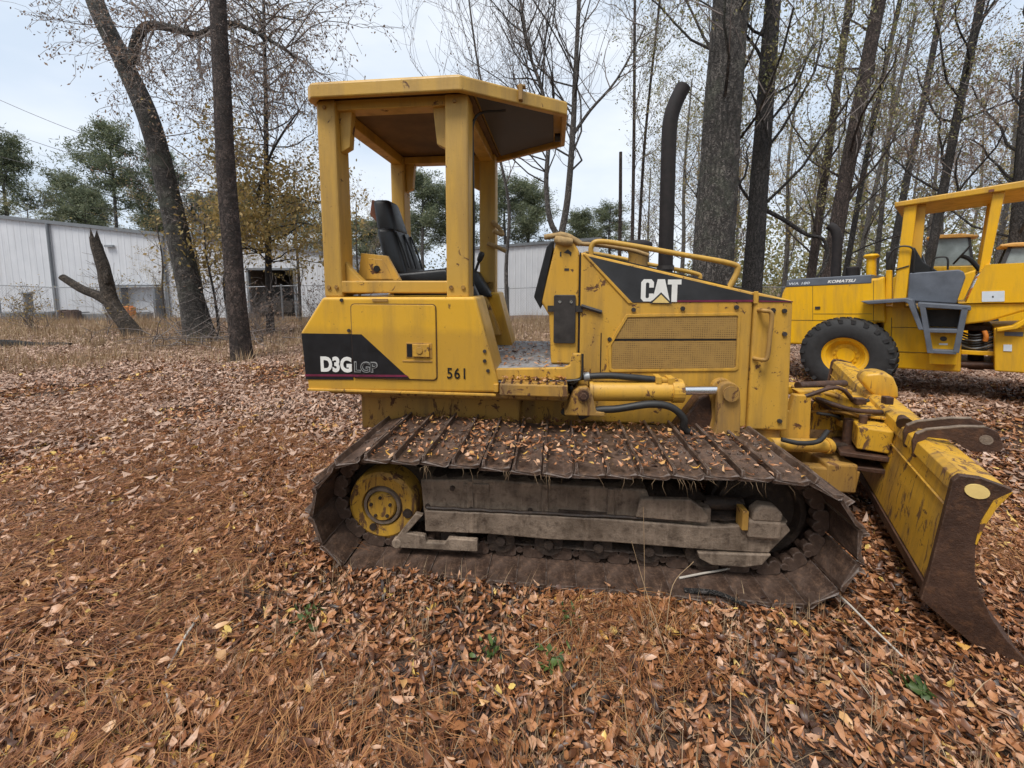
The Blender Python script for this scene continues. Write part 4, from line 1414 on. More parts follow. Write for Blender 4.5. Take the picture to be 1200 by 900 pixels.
mb.tube(bend([(-0.25, -0.40, 1.815), (-0.15, -0.41, 1.825), (-0.07, -0.41, 1.80), (-0.02, -0.41, 1.77)]), [0.018] * 6 + [0.024] * 6 + [0.02] * 7, 8)
mb.tube(bend([(-0.17, -0.41, 1.80), (-0.13, -0.44, 1.785), (-0.08, -0.42, 1.78)]), 0.028, 8)
dz(mb, 'wrapped_rail', 'tape', smooth=60)
mb = MB()
mb.tube(bend([(-0.05, -0.38, 1.775), (0.10, -0.36, 1.765), (0.30, -0.34, 1.735), (0.42, -0.33, 1.70)]), 0.014, 8)
dz(mb, 'guard_rail', 'tape', smooth=60)

# --- engine hood
mb = MB()
mb.prism([(-0.022, 0.60), (1.04, 0.60), (1.04, 1.465), (0.0, 1.715), (-0.022, 1.715)], -0.42, 0.42)
HOOD = dz(mb, 'hood', 'cat', bevel=0.016, seg=3)
mb = MB()
mb.prism([(1.045, 0.595), (1.285, 0.595), (1.265, 1.415), (1.045, 1.468)], -0.428, 0.428)
NOSE = dz(mb, 'nose_panel', 'cat', bevel=0.014, seg=3)
# black upper band and top
mb = MB()
mb.prism([(0.012, 1.695), (0.30, 1.398), (1.035, 1.405), (1.035, 1.448)], -0.4235, -0.4205)
BAND = dz(mb, 'black_band', 'blackhood', HOOD)
mb = MB()
mb.prism([(1.065, 1.405), (1.262, 1.405), (1.262, 1.410), (1.065, 1.443)], -0.432, -0.4285)
dz(mb, 'black_band', 'blackhood', NOSE)
mb = MB()
mb.add([(0.02, -0.405, 1.7135), (1.03, -0.405, 1.4705), (1.03, 0.405, 1.4705), (0.02, 0.405, 1.7135),
        (0.02, -0.405, 1.7185), (1.03, -0.405, 1.4755), (1.03, 0.405, 1.4755), (0.02, 0.405, 1.7185)],
       [(0, 3, 2, 1), (4, 5, 6, 7), (0, 1, 5, 4), (1, 2, 6, 5), (2, 3, 7, 6), (3, 0, 4, 7)])
dz(mb, 'hood_top_skin', 'blackhood', HOOD)
mb = MB()
mb.prism([(0.55, 1.402), (1.035, 1.4055), (1.035, 1.418), (0.55, 1.413)], -0.4245, -0.4237)
dz(mb, 'maroon_stripe', 'maroon', HOOD)
mb = MB()
mb.prism([(1.066, 1.4062), (1.261, 1.4062), (1.261, 1.4095), (1.066, 1.416)], -0.4328, -0.4322)
dz(mb, 'maroon_stripe', 'maroon', NOSE)
# trim strip of the diagonal seam and the nose seam
mb = MB()
mb.prism([(-0.005, 1.705), (0.014, 1.705), (0.315, 1.392), (0.285, 1.392)], -0.429, -0.4202)
dz(mb, 'diagonal_trim', 'cat', HOOD, bevel=0.003)
mb = MB()
mb.box(1.036, 1.060, -0.434, -0.421, 1.395, 1.47)
dz(mb, 'hood_strap', 'cat', HOOD, bevel=0.003)
# lettering with the pale triangle under the middle letter
mb = MB()
mb.prism([(0.378, 1.405), (0.424, 1.405), (0.440, 1.422), (0.440, 1.455), (0.412, 1.455), (0.412, 1.432), (0.406, 1.426), (0.396, 1.426), (0.391, 1.432), (0.391, 1.518), (0.396, 1.524),
          (0.406, 1.524), (0.412, 1.518), (0.412, 1.492), (0.440, 1.492), (0.440, 1.526), (0.424, 1.545), (0.378, 1.545), (0.362, 1.526), (0.362, 1.424)], -0.426, -0.4240)
dz(mb, 'lettering', 'white', HOOD)
mb = MB()
mb.prism([(0.432, 1.405), (0.462, 1.545), (0.506, 1.545), (0.540, 1.405), (0.512, 1.41), (0.485, 1.455), (0.458, 1.41)], -0.426, -0.4240)
dz(mb, 'lettering', 'white', HOOD)
mb = MB()
mb.box(0.524, 0.606, -0.426, -0.424, 1.512, 1.543)
mb.box(0.549, 0.583, -0.426, -0.424, 1.403, 1.513)
dz(mb, 'lettering', 'white', HOOD)
mb = MB()
mb.prism([(0.415, 1.392), (0.485, 1.463), (0.555, 1.392)], -0.4275, -0.4263)
dz(mb, 'logo_outline', 'blackhood', HOOD)
mb = MB()
mb.prism([(0.433, 1.397), (0.485, 1.449), (0.537, 1.397)], -0.4292, -0.4280)
dz(mb, 'logo_triangle', 'cream', HOOD)
# side grille: frame proud of two perforated sheets
go = [(0.165, 1.12), (0.275, 1.322), (0.955, 1.338), (0.968, 1.325), (0.970, 0.985), (0.955, 0.972), (0.195, 0.945), (0.175, 0.96)]
gi = [(0.185, 1.118), (0.285, 1.303), (0.945, 1.320), (0.952, 1.312), (0.954, 0.998), (0.944, 0.988), (0.205, 0.962), (0.192, 0.970)]
mb = MB()
n = len(go)
vs = [(x, -0.4205, z) for x, z in go] + [(x, -0.4205, z) for x, z in gi] + [(x, -0.428, z) for x, z in go] + [(x, -0.428, z) for x, z in gi]
fs = []
for i in range(n):
    j = (i + 1) % n
    fs += [(2 * n + i, 2 * n + j, 3 * n + j, 3 * n + i), (i, j, 2 * n + j, 2 * n + i), (n + i, 3 * n + i, 3 * n + j, n + j)]
mb.add(vs, fs)
dz(mb, 'grille_frame', 'cat', HOOD, bevel=0.002)
mb = MB()
mb.prism([(0.192, 1.165), (0.280, 1.300), (0.950, 1.316), (0.952, 1.175)], -0.4225, -0.4203)
dz(mb, 'grille_sheet', 'grille', HOOD)
mb = MB()
mb.prism([(0.192, 0.965), (0.192, 1.145), (0.952, 1.160), (0.952, 0.990)], -0.4240, -0.4203)
dz(mb, 'grille_sheet', 'grille', HOOD)
mb = MB()
mb.prism([(0.190, 1.148), (0.190, 1.163), (0.952, 1.174), (0.952, 1.163)], -0.4212, -0.4203)
dz(mb, 'grille_gap', 'black', HOOD)
# seams, bolts, grab handle
mb = MB()
mb.box(0.118, 0.124, -0.4222, -0.4202, 0.93, 1.20)
mb.box(-0.024, -0.016, -0.4222, -0.4202, 1.0, 1.715)
dz(mb, 'panel_seam', 'black', HOOD)
for x, z in ((0.32, 1.352), (0.62, 1.362), (0.94, 1.372), (0.175, 1.16)):
    mb = MB()
    mb.cyl((x, -0.420, z), (x, -0.431, z), 0.014, n=8)
    dz(mb, 'bolt', 'darksteel', HOOD)
for x, z in ((1.215, 1.352), (1.15, 1.356), (1.225, 1.21), (1.23, 0.66)):
    mb = MB()
    mb.cyl((x, -0.428, z), (x, -0.439, z), 0.014, n=8)
    dz(mb, 'bolt', 'darksteel', NOSE)
mb = MB()
mb.tube(bend([(1.07, -0.428, 1.355), (1.075, -0.475, 1.355), (1.115, -0.485, 1.335), (1.112, -0.487, 1.20), (1.105, -0.487, 1.075), (1.085, -0.475, 1.055), (1.055, -0.428, 1.055)]), 0.013, 8)
dz(mb, 'grab_handle', 'cat_dirt_shade', NOSE, smooth=60)
# hand rails on the hood
mb = MB()
mb.tube(bend([(0.05, -0.395, 1.70), (0.052, -0.398, 1.755), (0.10, -0.40, 1.785), (0.30, -0.40, 1.757), (0.60, -0.40, 1.70), (0.90, -0.40, 1.642), (0.945, -0.40, 1.60), (0.90, -0.398, 1.49)]), 0.017, 10)
dz(mb, 'hand_rail', 'cat_rops', HOOD, smooth=60)
mb = MB()
mb.tube(bend([(0.05, 0.37, 1.70), (0.08, 0.375, 1.765), (0.30, 0.38, 1.735), (0.60, 0.38, 1.67), (0.95, 0.38, 1.60), (1.0, 0.38, 1.56), (0.97, 0.38, 1.48)]), 0.017, 10)
dz(mb, 'hand_rail', 'cat_rops', HOOD, smooth=60)
# air pre-cleaner
mb = MB()
mb.lathe([(0.0, 0.0), (0.07, 0.0), (0.07, 0.10), (0.085, 0.12), (0.085, 0.145)], (0.435, 0.05, 1.64), 'z', 24)
PRE = dz(mb, 'air_precleaner', 'cat_dirt_shade', smooth=40)
mb = MB()
mb.lathe([(0.0, 0.20), (0.05, 0.195), (0.09, 0.18), (0.10, 0.165), (0.10, 0.145), (0.06, 0.14)], (0.435, 0.05, 1.64), 'z', 24)
dz(mb, 'cap', 'exhaust', PRE, smooth=40)
# exhaust stack
mb = MB()
pts = bend([(0.655, 0.12, 1.52), (0.650, 0.12, 2.0), (0.645, 0.12, 2.52), (0.650, 0.12, 2.70), (0.680, 0.12, 2.82), (0.725, 0.12, 2.92), (0.735, 0.12, 2.94)], 5)
mb.tube(pts, [0.053] * (len(pts) - 3) + [0.052, 0.05, 0.048], 18)
dz(mb, 'exhaust_stack', 'exhaust', smooth=50)
mb = MB()
mb.lathe([(0.054, 0.0), (0.062, 0.0), (0.062, 0.03), (0.054, 0.03)], (0.654, 0.12, 1.62), 'z', 18)
dz(mb, 'exhaust_clamp', 'darksteel', smooth=40)

# --- blade lift cylinder, bracket, rod and hoses
mb = MB()
mb.prism([(-0.115, 0.725), (0.125, 0.725), (0.125, 0.755), (0.075, 0.755), (0.05, 0.86), (0.02, 0.90), (-0.03, 0.90), (-0.06, 0.87), (-0.10, 0.765), (-0.115, 0.75)], -0.66, -0.56)
BR = dz(mb, 'cylinder_bracket', 'cat_dirt_shade', bevel=0.008)
mb = MB()
mb.cyl((-0.005, -0.655, 0.855), (-0.005, -0.675, 0.855), 0.035, n=14)
mb.cyl((-0.005, -0.675, 0.855), (-0.005, -0.690, 0.855), 0.02, n=6)
dz(mb, 'pivot_pin', 'rustiron', BR, smooth=40)
mb = MB()
mb.cyl((0.045, -0.59, 0.863), (0.535, -0.59, 0.878), 0.062, n=24)
mb.cyl((0.035, -0.59, 0.863), (0.055, -0.59, 0.863), 0.068, n=24)
LC = dz(mb, 'lift_cylinder', 'cat', smooth=40)
mb = MB()
mb.cyl((0.52, -0.59, 0.878), (0.585, -0.59, 0.880), 0.072, n=20)
mb.box(0.40, 0.55, -0.62, -0.56, 0.935, 0.955)
mb.box(0.42, 0.455, -0.63, -0.55, 0.925, 0.97)
mb.box(0.49, 0.53, -0.63, -0.55, 0.925, 0.965)
dz(mb, 'cylinder_head', 'cat', LC, bevel=0.004)
mb = MB()
mb.cyl((0.58, -0.59, 0.880), (0.80, -0.59, 0.888), 0.026, n=16)
dz(mb, 'chrome_rod', 'chrome', LC, smooth=40)
# arm the rod pulls on
mb = MB()
prof = [(0.78, 0.70)] + [(0.835 + 0.062 * math.cos(R(a)), 0.885 + 0.062 * math.sin(R(a))) for a in range(180, -1, -20)] + [(0.905, 0.80), (0.91, 0.60), (0.76, 0.60)]
mb.prism(prof, -0.63, -0.585)
mb.prism(prof, -0.545, -0.50)
ARM = dz(mb, 'lift_arm', 'cat_dirt_shade', bevel=0.006)
mb = MB()
mb.cyl((0.838, -0.50, 0.885), (0.838, -0.65, 0.885), 0.03, n=14)
mb.cyl((0.838, -0.645, 0.885), (0.838, -0.655, 0.885), 0.046, n=14)
dz(mb, 'pivot_pin', 'cat_dirt_shade', ARM, smooth=40)
mb = MB()
mb.prism([(0.55, 0.60), (0.62, 0.70), (0.70, 0.82), (0.76, 0.86), (0.80, 0.72), (0.80, 0.60)], -0.54, -0.43)
dz(mb, 'mud_cake', 'rustiron', bevel=0.015)
for nm, pts, r in (
        ('hydraulic_hose', [(-0.10, -0.50, 0.86), (-0.05, -0.56, 0.93), (0.03, -0.60, 0.955), (0.15, -0.61, 0.965), (0.28, -0.61, 0.958), (0.42, -0.60, 0.945)], 0.021),
        ('hydraulic_hose', [(-0.02, -0.60, 0.70), (0.08, -0.63, 0.755), (0.20, -0.65, 0.775), (0.38, -0.66, 0.812), (0.50, -0.66, 0.800), (0.575, -0.655, 0.735), (0.59, -0.64, 0.665), (0.66, -0.62, 0.62)], 0.022),
        ('hydraulic_hose', [(-0.12, -0.55, 0.70), (-0.08, -0.56, 0.76), (-0.06, -0.54, 0.83), (-0.11, -0.50, 0.90)], 0.02),
        ('hydraulic_hose', [(1.20, -0.52, 0.575), (1.30, -0.53, 0.56), (1.42, -0.50, 0.565), (1.52, -0.42, 0.60)], 0.014)):
    mb = MB()
    mb.tube(bend(pts), r, 10)
    dz(mb, nm, 'rubber', smooth=60)
mb = MB()
mb.cyl((0.0, -0.602, 0.951), (0.035, -0.602, 0.957), 0.026, n=10)
mb.cyl((-0.075, -0.53, 0.905), (-0.05, -0.56, 0.93), 0.026, n=10)
dz(mb, 'hose_fitting', 'galv', smooth=40)

# ---------------------------------------------------------------- tracks
PITCH, NSH = 0.1546, 39
AX, BX, ZC, RT = -1.13, 0.905, 0.318, 0.292


def track_path(s):
    """distance along the loop -> x, z, angle of outward normal (deg about y)."""
    Ls = BX - AX
    Lc = math.pi * RT
    s = s % (2 * Ls + 2 * Lc)
    if s < Ls:
        x = AX + s
        t = s / Ls
        return x, ZC + RT + 0.010 * math.sin(math.pi * 3 * t) - 0.012 * math.sin(math.pi * t), 0.0
    s -= Ls
    if s < Lc:
        a = s / RT
        return BX + RT * math.sin(a), ZC + RT * math.cos(a), a
    s -= Lc
    if s < Ls:
        return BX - s, ZC - RT, math.pi
    s -= Ls
    a = math.pi + s / RT
    return AX + RT * math.sin(a), ZC + RT * math.cos(a), a


TOTAL = 2 * (BX - AX) + 2 * math.pi * RT
STEPL = TOTAL / NSH


def shoe_mesh(seed):
    rr = random.Random(seed)
    hw = 0.3275
    n = 7
    vs, fs = [], []
    sec = [(-0.074, 0.0), (-0.074, 0.016), (-0.060, 0.018), (-0.057, 0.052), (-0.046, 0.054), (-0.042, 0.020),
           (0.040, 0.016), (0.072, 0.030), (0.082, 0.026), (0.078, 0.008), (0.060, 0.0)]
    m = len(sec)
    for i in range(n):
        y = -hw + 2 * hw * i / (n - 1)
        for k, (x, z) in enumerate(sec):
            worn = rr.uniform(-0.006, 0.002) if k in (3, 4) else rr.uniform(-0.0012, 0.0012)
            edge = rr.uniform(-0.008, 0.004) if i in (0, n - 1) else 0
            vs.append((x + rr.uniform(-0.001, 0.001), y + edge, z + worn))
    for i in range(n - 1):
        for k in range(m):
            k2 = (k + 1) % m
            fs.append((i * m + k, i * m + k2, (i + 1) * m + k2, (i + 1) * m + k))
    fs.append(tuple(range(m)))
    fs.append(tuple((n - 1) * m + k for k in range(m - 1, -1, -1)))
    mbx = MB()
    mbx.add(vs, fs)
    for bx_ in (-0.012, 0.045):
        for by_ in (-0.075, 0.075):
            mbx.cyl((bx_, by_, 0.012), (bx_, by_, 0.030), 0.013, n=6)
    return mbx.mesh('track_shoe')


SHOES = [shoe_mesh(k) for k in range(4)]
mb = MB()
for y0, y1 in ((-0.085, -0.045), (0.045, 0.085)):
    mb.prism([(-0.060, -0.050), (-0.052, -0.070), (-0.030, -0.080), (-0.008, -0.072), (0.0, -0.052), (0.008, -0.072), (0.030, -0.080), (0.052, -0.070), (0.060, -0.050), (0.056, -0.012), (0.040, -0.001), (-0.040, -0.001), (-0.056, -0.012)], y0, y1)
mb.cyl((-0.077, -0.088, -0.045), (-0.077, 0.088, -0.045), 0.020, n=10)
LINK = mb.mesh('track_link', bevel=0.004)
for side_y, nm in ((-0.8275, 'track'), (0.8275, 'track')):
    mb = MB()                                     # roller frame is the body of the track part
    o = -1 if side_y < 0 else 1
    yo = side_y + o * 0.175
    ya, yb = sorted((yo, side_y - o * 0.13))
    mb.prism([(-0.90, 0.455), (-0.55, 0.475), (0.30, 0.465), (0.32, 0.40), (0.62, 0.385), (0.62, 0.30), (0.92, 0.30), (0.99, 0.345), (0.90, 0.175), (0.62, 0.19), (-0.88, 0.19)], ya, yb)
    TR = dz(mb, nm, 'frame', bevel=0.01)
    mb = MB()                                     # guard plates on the outer face
    y0, y1 = sorted((yo + o * 0.002, yo + o * 0.026))
    mb.prism([(-0.87, 0.295), (-0.40, 0.305), (0.10, 0.310), (0.60, 0.300), (0.96, 0.345), (0.985, 0.31), (0.89, 0.185), (0.58, 0.180), (0.10, 0.186), (-0.20, 0.178), (-0.52, 0.186), (-0.87, 0.176)], y0, y1)
    dz(mb, 'frame_guard', 'frame', TR, bevel=0.006)
    y0, y1 = sorted((yo + o * 0.004, yo + o * 0.034))
    mb = MB()
    mb.prism([(0.24, 0.335), (0.585, 0.325), (0.595, 0.36), (0.56, 0.405), (0.50, 0.445), (0.26, 0.435)], y0, y1)
    dz(mb, 'frame_guard', 'frame', TR, bevel=0.006)
    mb = MB()
    mb.prism([(0.55, 0.168), (0.90, 0.182), (0.86, 0.125), (0.78, 0.105), (0.62, 0.105), (0.56, 0.135)], y0, y1)
    dz(mb, 'frame_guard', 'frame', TR, bevel=0.006)
    mb = MB()
    mb.prism([(-1.04, 0.075), (-0.58, 0.085), (-0.58, 0.150), (-0.74, 0.150), (-0.76, 0.120), (-0.86, 0.118), (-0.87, 0.155), (-0.97, 0.165), (-0.88, 0.27), (-0.92, 0.28), (-1.035, 0.13)], y0, y1)
    mb.cyl((-1.03, y0 - 0.004, 0.10), (-1.03, y1 + 0.004, 0.10), 0.028, n=12)
    dz(mb, 'roller_guard', 'frame', TR, bevel=0.005)
    for xs_, zs0, zs1 in ((-0.64, 0.31, 0.468), (-0.24, 0.32, 0.472), (0.10, 0.32, 0.466)):
        mb = MB()                                 # vertical straps and weld runs on the frame side
        mb.prism([(xs_, zs0), (xs_ + 0.035, zs0 + 0.004), (xs_ + 0.032, zs1), (xs_ + 0.003, zs1)], *sorted((yo, yo + o * 0.012)))
        dz(mb, 'frame_strap', 'frame', TR, bevel=0.003)
    mb = MB()
    wob_ = random.Random(9)
    mb.tube([(-0.86 + 0.05 * k, yo + o * 0.020, 0.312 + wob_.uniform(-0.003, 0.003) + 0.0006 * k) for k in range(29)], 0.008, 6)
    dz(mb, 'weld_run', 'trackdark', TR, smooth=60)
    mb = MB()                                     # recoil adjuster, bolts, boss
    mb.cyl((0.60, side_y + o * 0.10, 0.375), (0.80, side_y + o * 0.10, 0.378), 0.035, n=12)
    dz(mb, 'recoil_rod', 'trackdark', TR, smooth=40)
    y0, y1 = sorted((yo - o * 0.02, yo + o * 0.05))
    mb = MB()
    mb.box(0.775, 0.93, y0, y1, 0.27, 0.365)
    mb.prism([(0.79, 0.36), (0.925, 0.36), (0.935, 0.40), (0.90, 0.44), (0.83, 0.445), (0.795, 0.41)], y0, y1 - 0.01)
    dz(mb, 'idler_block', 'frame', TR, bevel=0.012)
    mb = MB()
    mb.box(0.745, 0.775, y0, y1, 0.31, 0.41)
    dz(mb, 'idler_collar', 'rustred' if False else 'cat_dirt_shade', TR, bevel=0.004)
    mb = MB()
    for bx_, bz_ in ((-0.62, 0.315), (-0.30, 0.32), (-0.72, 0.42), (0.555, 0.345), (-0.86, 0.31)):
        mb.cyl((bx_, yo, bz_), (bx_, yo + o * 0.012, bz_), 0.014, n=8)
    mb.prism([(-0.15, 0.322), (0.10, 0.325), (0.10, 0.335), (-0.15, 0.335)], *sorted((yo, yo + o * 0.015)))
    dz(mb, 'bolt', 'trackdark', TR)
    mb = MB()
    mb.prism([(-0.66, 0.40), (-0.52, 0.405), (-0.52, 0.455), (-0.66, 0.45)], *sorted((yo, yo + o * 0.01)))
    dz(mb, 'cover_plate', 'frame', TR, bevel=0.003)
    # rollers
    for k in range(6):
        mb = MB()
        xr = -0.72 + k * 0.26
        mb.lathe([(0.0, -0.13), (0.075, -0.13), (0.078, -0.10), (0.062, -0.09), (0.062, 0.09), (0.078, 0.10), (0.075, 0.13), (0.0, 0.13)], (xr, side_y + o * 0.03, 0.132), 'y', 18)
        mb.cyl((xr, side_y + o * 0.03 - 0.15, 0.132), (xr, side_y + o * 0.03 + 0.15, 0.132), 0.026, n=10)
        dz(mb, 'roller', 'trackdark', TR, smooth=40)
    # sprocket and yellow final drive
    mb = MB()
    tooth = []
    for k in range(44):
        a = 2 * math.pi * k / 44
        rr_ = 0.245 if k % 2 == 0 else 0.215
        tooth.append((AX + rr_ * math.cos(a), ZC + rr_ * math.sin(a)))
    mb.prism(tooth, side_y - 0.035, side_y + 0.035)
    SP = dz(mb, 'sprocket', 'trackdark', TR, bevel=0.004)
    mb = MB()
    prof = [(0.0, 0.160), (0.075, 0.160), (0.082, 0.150), (0.085, 0.125), (0.112, 0.125), (0.115, 0.118), (0.118, 0.145), (0.175, 0.150), (0.195, 0.138), (0.203, 0.115), (0.203, -0.05), (0.0, -0.05)]
    mb.lathe([(r_, o * h_) for r_, h_ in prof], (AX - 0.005, side_y, ZC - 0.045), 'y', 36)
    HB = dz(mb, 'final_drive', 'hub', TR, smooth=35)
    mb = MB()
    mb.lathe([(0.0855, o * 0.126), (0.090, o * 0.150), (0.105, o * 0.150), (0.112, o * 0.127)], (AX - 0.005, side_y, ZC - 0.045), 'y', 36)
    dz(mb, 'hub_ring', 'frame', TR, smooth=35)
    mb = MB()
    for a in (20, 92, 164, 236, 308):
        px_, pz_ = AX - 0.005 + 0.058 * math.cos(R(a)), ZC - 0.045 + 0.058 * math.sin(R(a))
        mb.cyl((px_, side_y + o * 0.158, pz_), (px_, side_y + o * 0.168, pz_), 0.010, n=6)
    mb.cyl((AX + 0.145, side_y + o * 0.14, ZC - 0.075), (AX + 0.145, side_y + o * 0.158, ZC - 0.075), 0.026, n=12)
    mb.cyl((AX - 0.06, side_y + o * 0.14, ZC - 0.17), (AX - 0.06, side_y + o * 0.156, ZC - 0.17), 0.020, n=12)
    dz(mb, 'hub_bolt', 'trackdark', TR)
    # front idler wheel
    mb = MB()
    mb.lathe([(0.0, -0.06), (0.07, -0.06), (0.08, -0.03), (0.19, -0.03), (0.20, -0.07), (0.228, -0.07), (0.228, -0.025), (0.24, -0.02), (0.24, 0.02), (0.228, 0.025), (0.228, 0.07), (0.20, 0.07), (0.19, 0.03), (0.08, 0.03), (0.07, 0.06), (0.0, 0.06)],
             (BX, side_y, ZC), 'y', 36)
    dz(mb, 'idler_wheel', 'trackdark', TR, smooth=35)
    # shoes and links, one object each
    for k in range(NSH):
        x, z, a = track_path((k + 0.35) * STEPL)
        so = link_mesh('shoe', SHOES[k % 4], 'track', TR)
        so.location = (x, side_y, z)
        so.rotation_euler = (0, a + random.uniform(-0.02, 0.02), 0)
        lo = link_mesh('track_link', LINK, 'track', TR)
        lo.location = (x, side_y + o * 0.06, z)
        lo.rotation_euler = (0, a, 0)

# mud packed along the near roller frame
rq = random.Random(31)
for x0, x1, z0, amp in ((-0.86, 0.22, 0.462, 0.045), (0.25, 0.60, 0.43, 0.03), (0.62, 0.95, 0.33, 0.035), (-0.55, 0.55, 0.118, 0.03)):
    vs, fs = [], []
    nx, ny = int((x1 - x0) / 0.03), 7
    for i in range(nx + 1):
        for j in range(ny + 1):
            t = j / ny
            hgt = math.sin(math.pi * t) * amp * (0.4 + rq.random()) * math.sin(math.pi * min(1, max(0, i / nx)) ) ** 0.4
            vs.append((x0 + (x1 - x0) * i / nx + rq.uniform(-0.006, 0.006), -0.995 + 0.26 * t + rq.uniform(-0.008, 0.008), z0 - 0.008 + hgt))
    for i in range(nx):
        for j in range(ny):
            a = i * (ny + 1) + j
            fs.append((a, a + 1, a + ny + 2, a + ny + 1))
    dz(MB().add(vs, fs), 'packed_mud', 'trackdark', smooth=60)
# bolts and wiring on the canopy
for x in (-1.60, -1.55, -0.81, -0.735):
    mb = MB()
    mb.cyl((x, -0.624, 1.495), (x, -0.636, 1.495), 0.013, n=6)
    dz(mb, 'bolt', 'cat_dirt_shade')
for x in (-1.58, -0.775):
    mb = MB()
    mb.cyl((x, -0.624, 2.58), (x, -0.634, 2.58), 0.012, n=6)
    dz(mb, 'bolt', 'cat_dirt_shade')
mb = MB()
mb.tube(bend([(-0.70, -0.50, 1.50), (-0.693, -0.49, 1.9), (-0.697, -0.485, 2.3), (-0.68, -0.47, 2.55), (-0.50, -0.42, 2.60)]), 0.008, 6)
dz(mb, 'wiring', 'rubber', smooth=60)
mb = MB()
mb.box(-1.30, -1.20, -0.6665, -0.6610, 1.408, 1.424)
dz(mb, 'weld_bead', 'cat_dirt_shade', SIDE)

# ---------------------------------------------------------------- blade and push frame
BA = R(25)
BW = Vector((math.sin(BA), math.cos(BA), 0))        # along the blade, near end -> far end
BN = Vector((math.cos(BA), -math.sin(BA), 0))       # forward
BP = Vector((1.728, -1.335, 0))
BLEN = 2.86


def bl(s, t, z):
    return BP + BW * s + BN * t + Vector((0, 0, z))


class BMB(MB):
    """Shapes given in blade coordinates: s along, t forward, z up."""
    def prism_s(self, poly, s0, s1):
        n = len(poly)
        vs = [bl(s0, t, z) for t, z in poly] + [bl(s1, t, z) for t, z in poly]
        fs = [tuple(range(n)), tuple(range(2 * n - 1, n - 1, -1))]
        fs += [(i, i + n, (i + 1) % n + n, (i + 1) % n) for i in range(n)]
        return self.add(vs, fs)


front = [(-0.105, 0.705), (-0.140, 0.62), (-0.168, 0.53), (-0.182, 0.43), (-0.176, 0.33), (-0.153, 0.24), (-0.116, 0.15)]
edge = [(-0.116, 0.15), (-0.072, 0.08), (-0.008, 0.01), (0.048, -0.05)]
mb = BMB()                                          # mouldboard: concave skin with a boxed back
mb.prism_s(front + [(-0.145, 0.15), (-0.30, 0.20), (-0.275, 0.45), (-0.245, 0.66), (-0.225, 0.72)], 0.022, BLEN - 0.022)
BLD = dz(mb, 'blade', 'blade', bevel=0.006)
mb = BMB()
mb.prism_s(edge + [(0.0, -0.055), (-0.03, -0.045), (-0.07, 0.01), (-0.13, 0.10), (-0.15, 0.149)], 0.015, BLEN - 0.015)
dz(mb, 'cutting_edge', 'rustiron', BLD, bevel=0.003)
mb = BMB()
mb.prism_s([(-0.31, 0.20), (-0.15, 0.149), (-0.13, 0.10), (-0.10, 0.05), (-0.20, 0.07), (-0.30, 0.13)], 0.03, BLEN - 0.03)
dz(mb, 'lower_back', 'rustiron', BLD, bevel=0.006)
for s0 in (-0.008, BLEN - 0.022):
    mb = BMB()
    mb.prism_s([(-0.10, 0.708)] + front[1:] + edge[1:] + [(0.01, -0.06), (-0.05, -0.045), (-0.16, 0.01), (-0.325, 0.14), (-0.31, 0.25), (-0.285, 0.52), (-0.268, 0.70), (-0.25, 0.728), (-0.19, 0.732)], s0, s0 + 0.028)
    EP = dz(mb, 'end_plate', 'rustiron', BLD, bevel=0.003)
    if s0 < 0:
        mb = BMB()
        c = [(-0.198 + 0.036 * math.cos(R(a)), 0.675 + 0.030 * math.sin(R(a))) for a in range(0, 360, 20)]
        mb.prism_s(c, -0.013, -0.0085)
        dz(mb, 'end_plate_hole', 'cream', BLD)
        mb = BMB()
        mb.prism_s([(-0.103, 0.70), (-0.140, 0.62), (-0.167, 0.53), (-0.181, 0.45), (-0.186, 0.45), (-0.178, 0.55), (-0.150, 0.65)], -0.0115, -0.0085)
        dz(mb, 'end_plate_paint', 'blade', BLD)
# weld line and ribs on the back
mb = BMB()
mb.prism_s([(-0.262, 0.572), (-0.270, 0.568), (-0.262, 0.560)], 0.03, BLEN - 0.03)
dz(mb, 'weld_bead', 'blade', BLD)
mb = BMB()
mb.prism_s([(-0.222, 0.722), (-0.252, 0.70), (-0.262, 0.64), (-0.240, 0.655), (-0.215, 0.705)], 0.02, BLEN - 0.02)
dz(mb, 'top_flange', 'blade', BLD, bevel=0.003)
# pair of hook plates standing on the top edge
for s0 in (0.46, 0.60):
    mb = BMB()
    mb.prism_s([(-0.262, 0.62), (-0.270, 0.70), (-0.260, 0.745), (-0.22, 0.775), (-0.10, 0.815), (-0.02, 0.828), (0.02, 0.812), (0.045, 0.745), (0.035, 0.715), (-0.05, 0.695), (-0.085, 0.708), (-0.12, 0.740), (-0.215, 0.735), (-0.238, 0.70), (-0.245, 0.62)], s0, s0 + 0.022)
    HK = dz(mb, 'hook_plate', 'rustiron', BLD, bevel=0.003)
    mb = BMB()
    prof = [(-0.258, 0.747), (-0.22, 0.777), (-0.10, 0.817), (-0.02, 0.830), (-0.02, 0.826), (-0.10, 0.812), (-0.22, 0.771), (-0.254, 0.743)]
    mb.prism_s(prof, s0 - 0.001, s0 + 0.023)
    dz(mb, 'worn_edge', 'frame', BLD)
    mb = BMB()
    mb.prism_s([(-0.015 + 0.024 * math.cos(R(a)), 0.765 + 0.024 * math.sin(R(a))) for a in range(0, 360, 30)], s0 - 0.0015, s0 + 0.0235)
    dz(mb, 'hook_hole', 'frame', BLD)
